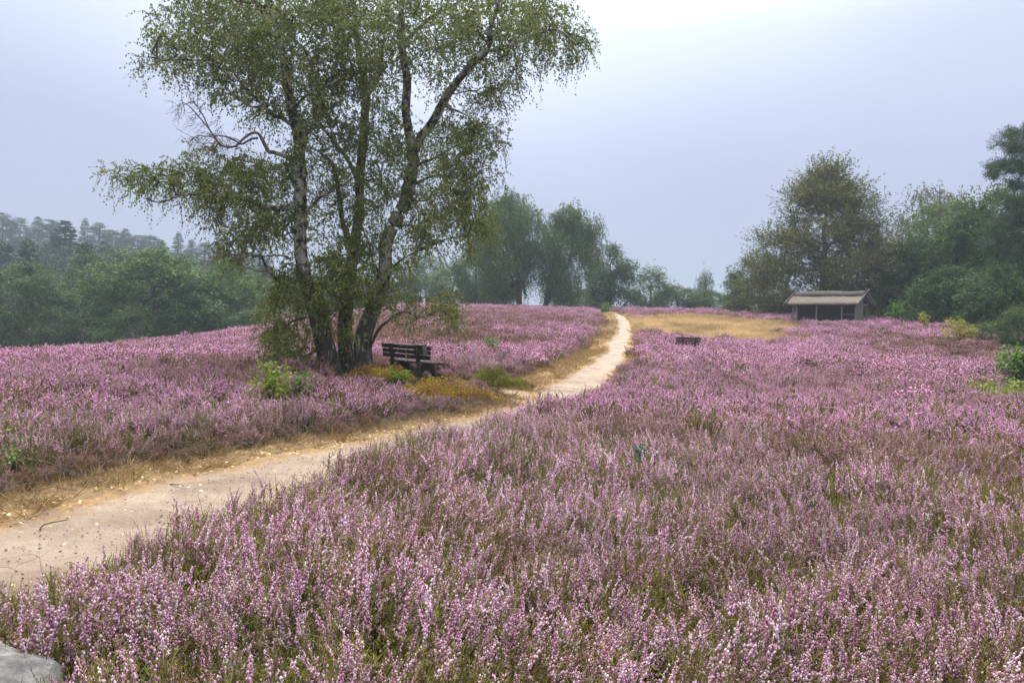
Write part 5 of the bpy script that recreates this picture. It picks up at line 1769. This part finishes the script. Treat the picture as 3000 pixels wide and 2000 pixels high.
build_mound("bilberry_bush", "large rusty orange bilberry mound in front of the near bench by the path", 1310, 1185, 15.4, 1.2, 0.9, 0.42, MAT['rustleaf'], 15000, 301, rot=R(15))
build_mound("bilberry_bush", "brownish rusty bilberry patch between the birch foot and the bench", 1115, 1112, 19.3, 1.0, 0.6, 0.42, MAT['rustleaf'], 7000, 302)
build_mound("bilberry_bush", "dark rusty bilberry patch under the orange mound at the path edge", 1195, 1205, 14.6, 0.6, 0.5, 0.3, MAT['rustleaf'], 3000, 303)
build_mound("bilberry_bush", "bright green bilberry bush at the sandy nook right of the orange mound", 1437, 1135, 19.0, 0.50, 0.42, 0.42, MAT['bilgreen'], 5000, 304)
build_mound("bilberry_bush", "second green bilberry bush at the path edge right of the sandy nook", 1505, 1140, 18.6, 0.48, 0.36, 0.36, MAT['bilgreen'], 4000, 305)
build_mound("bilberry_bush", "yellowish low plant cushion in the pale blooming foreground heather", 1940, 1725, 3.7, 0.34, 0.30, 0.34, MAT['bilgreen'], 2600, 306, 0.022)

# ------------------------------------------------------------------ heather, grass and litter
near = [heather_near(1000 + i, f, ln) for i, (f, ln) in enumerate(((0.9, 0), (0.85, 0.35), (0.78, -0.2), (0.92, 0.2), (0.6, 0), (0.85, 0.5), (0.25, 0.1), (0.9, 1.0), (0.88, -0.8), (0.12, 0.3)))]
mid = [heather_mid(1100 + i, flower=f) for i, f in enumerate((0.80, 0.74, 0.64, 0.45, 0.86))]
far = [heather_far(1200 + i, flower=f) for i, f in enumerate((0.84, 0.76, 0.62, 0.88))]
make_heather("heather_bushes", 1.2, 10.5, 0.235, 1, near, "pink flowering heather bushes with floret spikes filling the foreground", 0.78, 1.28, 0.30)
make_heather("heather_field", 10.5, 27.0, 0.36, 2, mid, "pink and brown heather covering the middle ground on both sides of the path", 0.75, 1.3, 0.22)
make_heather("heather_slope", 27.0, 108.0, 0.60, 3, far, "purple heather on the far slope and ridge", 0.8, 1.3, 0.12)

def scatter_grass():
    rng = np.random.default_rng(21)
    tufts = [grass_tuft(400 + i, MAT['straw'], 46, 0.36, 0.16, 0.006, 0.5) for i in range(4)]
    xs, ys = np.meshgrid(np.arange(-20, 40, 0.30), np.arange(38, 84, 0.30))
    x = xs.ravel() + rng.uniform(-.15, .15, xs.size)
    y = ys.ravel() + rng.uniform(-.15, .15, xs.size)
    g = gold_mask(x, y)
    sd, ix = path_dist(x, y)
    k = (rng.uniform(size=len(x)) < g * 0.95) & (np.abs(sd) > PHW[ix] + 0.15)
    x, y = x[k], y[k]
    n = len(x)
    s = rng.uniform(0.5, 1.2, n) * (1 + 0.6 * fnoise(x, y, 25, 1.2))
    gn_scatter("dry_grass", np.stack([x, y, hgt(x, y)], 1), np.stack([rng.normal(size=n) * 0.15, rng.normal(size=n) * 0.15, rng.uniform(0, 6.28, n)], 1),
               np.stack([s * 1.3, s * 1.3, s], 1), rng.integers(0, 4, n), np.clip(0.6 + 0.9 * fnoise(x, y, 24, 1.8) + rng.normal(size=n) * 0.2, 0, 1), tufts, "golden dry grass clearing right of the upper path", "grass")
    # verges along the path
    tufts = [grass_tuft(420 + i, MAT['verge'], 34, 0.10, 0.10, 0.0028, 1.1) for i in range(4)]
    X, Y = [], []
    for i in range(len(PC)):
        if PC[i, 1] > 84 or PC[i, 1] < 1.0:
            continue
        seg = np.linalg.norm(PC[min(i + 1, len(PC) - 1)] - PC[i])
        dens = np.interp(PC[i, 1], [3, 10, 20, 40, 80], [34, 30, 22, 14, 8])
        for side, wv in ((-1, PVL[i]), (1, PVR[i])):
            m = rng.poisson(seg * (wv + 0.35) * dens)
            o = PHW[i] - 0.02 + rng.uniform(0, 1, m) ** 0.8 * (wv + 0.4)
            t = rng.uniform(0, 1, m) * seg
            X.append(PC[i, 0] + PN[i, 0] * o * side + PT[i, 0] * t)
            Y.append(PC[i, 1] + PN[i, 1] * o * side + PT[i, 1] * t)
    x, y = np.concatenate(X), np.concatenate(Y)
    k = spur_dist(x, y) > 0.45
    x, y = x[k], y[k]
    n = len(x)
    s = rng.uniform(0.5, 1.4, n) * np.interp(y, [0, 15, 40], [0.8, 1.0, 1.5])
    gn_scatter("verge_grass", np.stack([x, y, hgt(x, y)], 1), np.stack([rng.normal(size=n) * 0.2, rng.normal(size=n) * 0.2, rng.uniform(0, 6.28, n)], 1),
               np.stack([s * 1.2, s * 1.2, s], 1), rng.integers(0, 4, n), np.zeros(n), tufts, "short dry brown grass along both edges of the sandy path", "grass")
scatter_grass()

def litter():
    rng = np.random.default_rng(31)
    # fallen birch leaves, mostly along the left edge of the near path
    i = rng.integers(0, len(PC), 2600)
    i = i[(PC[i, 1] > 2.5) & (PC[i, 1] < 22)]
    o = -(PHW[i] * 0.75 + np.abs(rng.normal(size=len(i))) * 0.28)
    o = np.where(rng.uniform(size=len(i)) < 0.22, rng.uniform(-1, 1, len(i)) * PHW[i], o)
    x = PC[i, 0] + PN[i, 0] * o + rng.normal(size=len(i)) * 0.15
    y = PC[i, 1] + PN[i, 1] * o + rng.normal(size=len(i)) * 0.15
    n = len(x)
    p = np.stack([x, y, hgt(x, y) + 0.018 + rng.uniform(0, 0.02, n)], 1)
    u = rng.normal(size=(n, 3)); u[:, 2] *= 0.25
    u /= np.linalg.norm(u, axis=1, keepdims=True)
    w = np.cross(u, np.array([[0, 0, 1.0]]) + rng.normal(size=(n, 3)) * 0.3)
    w /= np.linalg.norm(w, axis=1, keepdims=True)
    ls = rng.uniform(0.022, 0.045, n)
    u, w = u * ls[:, None], w * (ls * 0.38)[:, None]
    v = np.stack([p - u * 0.5, p + w, p + u * 0.5, p - w], 1).reshape(-1, 3)
    ob = obj_np("fallen_leaves", v, np.arange(4 * n).reshape(-1, 4), MAT['litter'], attrs={"var": ('FACE', rng.uniform(0, 1, n))})
    tag(ob, "dry yellow birch leaves lying along the edges of the path", "leaves", kind="stuff")
    # bare grey-brown heather twigs, dense on the left bank
    lines = []
    def twig(p, L, r, up):
        d = rng.normal(size=3); d[2] = abs(d[2]) * up + 0.15
        d /= np.linalg.norm(d)
        q = [p]
        for s in range(6):
            d = d + rng.normal(size=3) * 0.22 + np.array([0, 0, -0.10])
            d /= np.linalg.norm(d)
            q.append(q[-1] + d * L / 6)
            q[-1][2] = max(q[-1][2], H0(q[-1]) + 0.012)
        lines.append((np.array(q), np.linspace(r, r * 0.4, 7)))
    cache = {}
    def H0(q):
        k = (round(q[0] * 4), round(q[1] * 4))
        if k not in cache:
            cache[k] = H(k[0] / 4, k[1] / 4)
        return cache[k]
    idx = np.where((PC[:, 1] > 3.0) & (PC[:, 1] < 15))[0]
    for _ in range(1300):
        j = rng.choice(idx)
        o = -(PHW[j] + PVL[j] + rng.uniform(-0.12, 0.9))
        x = PC[j, 0] + PN[j, 0] * o + rng.normal() * 0.1
        y = PC[j, 1] + PN[j, 1] * o + rng.normal() * 0.1
        twig(np.array([x, y, H0((x, y)) + rng.uniform(0.01, 0.12)]), rng.uniform(0.15, 0.5), rng.uniform(0.0014, 0.0034), 0.7)
    for _ in range(420):
        a = rng.uniform(-0.62, 0.62)
        d = rng.uniform(2.2, 6.5)
        x, y = math.sin(a) * d, math.cos(a) * d
        sd, ix = path_dist(np.array([x]), np.array([y]))
        if sd[0] < PHW[ix[0]] + 0.35:
            continue
        twig(np.array([x, y, H0((x, y)) + rng.uniform(0.2, 0.42)]), rng.uniform(0.12, 0.32), rng.uniform(0.0010, 0.0020), 1.2)
    v, f = tubes(lines, 4)
    ob = obj_np("bare_heather_twigs", v, f, MAT['deadwood'])
    tag(ob, "bare woody heather twigs tangled along the left bank of the path", "twigs", kind="stuff")
    # grit and crumbs of humus on the sand
    i = rng.integers(0, len(PC), 9000)
    i = i[(PC[i, 1] > 2.0) & (PC[i, 1] < 20)]
    o = rng.normal(size=len(i)) * PHW[i] * 0.62
    x = PC[i, 0] + PN[i, 0] * o + rng.normal(size=len(i)) * 0.2
    y = PC[i, 1] + PN[i, 1] * o + rng.normal(size=len(i)) * 0.2
    g_ = Geo()
    blobs(g_, np.stack([x, y, hgt(x, y) - 0.02 + 0.02 * np.abs(o)], 1), rng.uniform(0.003, 0.011, len(x)) * rng.uniform(0.4, 1.2, len(x)), 0.6, rng, 0, rng.uniform(0, 1, len(x)))
    ob = link(bpy.data.objects.new("path_grit", g_.mesh("path_grit", [MAT['grit']])))
    tag(ob, "small stones and dark crumbs scattered over the sand of the path", "grit", kind="stuff")
    # single sticks on the sand
    for k, (px, py, L, lab) in enumerate(((518, 1432, 0.16, "short dark curved stick on the sand in the middle of the near path"), (815, 1298, 0.30, "pale curved stick on the left verge of the path"), (150, 1545, 0.28, "thin dark stick on the sand near the left picture edge"))):
        b = PZ(px, py, 0)
        t = np.linspace(-0.5, 0.5, 6)
        pts = np.stack([t * L, 0.12 * L * np.sin(t * 5 + k), 0.012 + 0.02 * (0.25 - t * t)], 1)
        v, f = tubes([(pts, np.linspace(0.006, 0.003, 6))], 6)
        ob = obj_np("stick", v, f, MAT['bark'] if k != 1 else MAT['deadwood'])
        ob.location = (b[0], b[1], H(b[0], b[1]) - 0.012)
        ob.rotation_euler = (0, 0, -0.5 + k)
        tag(ob, lab, "stick", "sticks on the path")
litter()

# ------------------------------------------------------------------ haze
def build_haze():
    m, nt, out = mat_new("morning_haze")
    pv = nt.nodes.new("ShaderNodeVolumePrincipled")
    pv.inputs["Color"].default_value = (0.50, 0.60, 0.70, 1)
    pv.inputs["Density Attribute"].default_value = ""
    pv.inputs["Temperature Attribute"].default_value = ""
    m.cycles.homogeneous_volume = True
    pv.inputs["Density"].default_value = 0.0011
    pv.inputs["Anisotropy"].default_value = 0.2
    nt.links.new(pv.outputs[0], out.inputs["Volume"])
    bm = bmesh.new()
    bmesh.ops.create_cube(bm, size=1.0)
    for v in bm.verts:
        v.co.x = v.co.x * 2400
        v.co.y = (-1000 if v.co.y < 0 else 1600)
        v.co.z = (-8 if v.co.z < 0 else 75)
    me = bpy.data.meshes.new("haze")
    bm.to_mesh(me)
    bm.free()
    me.materials.append(m)
    o = link(bpy.data.objects.new("haze", me))
    tag(o, "pale bluish morning haze over the whole heath", "haze", kind="stuff")
build_haze()
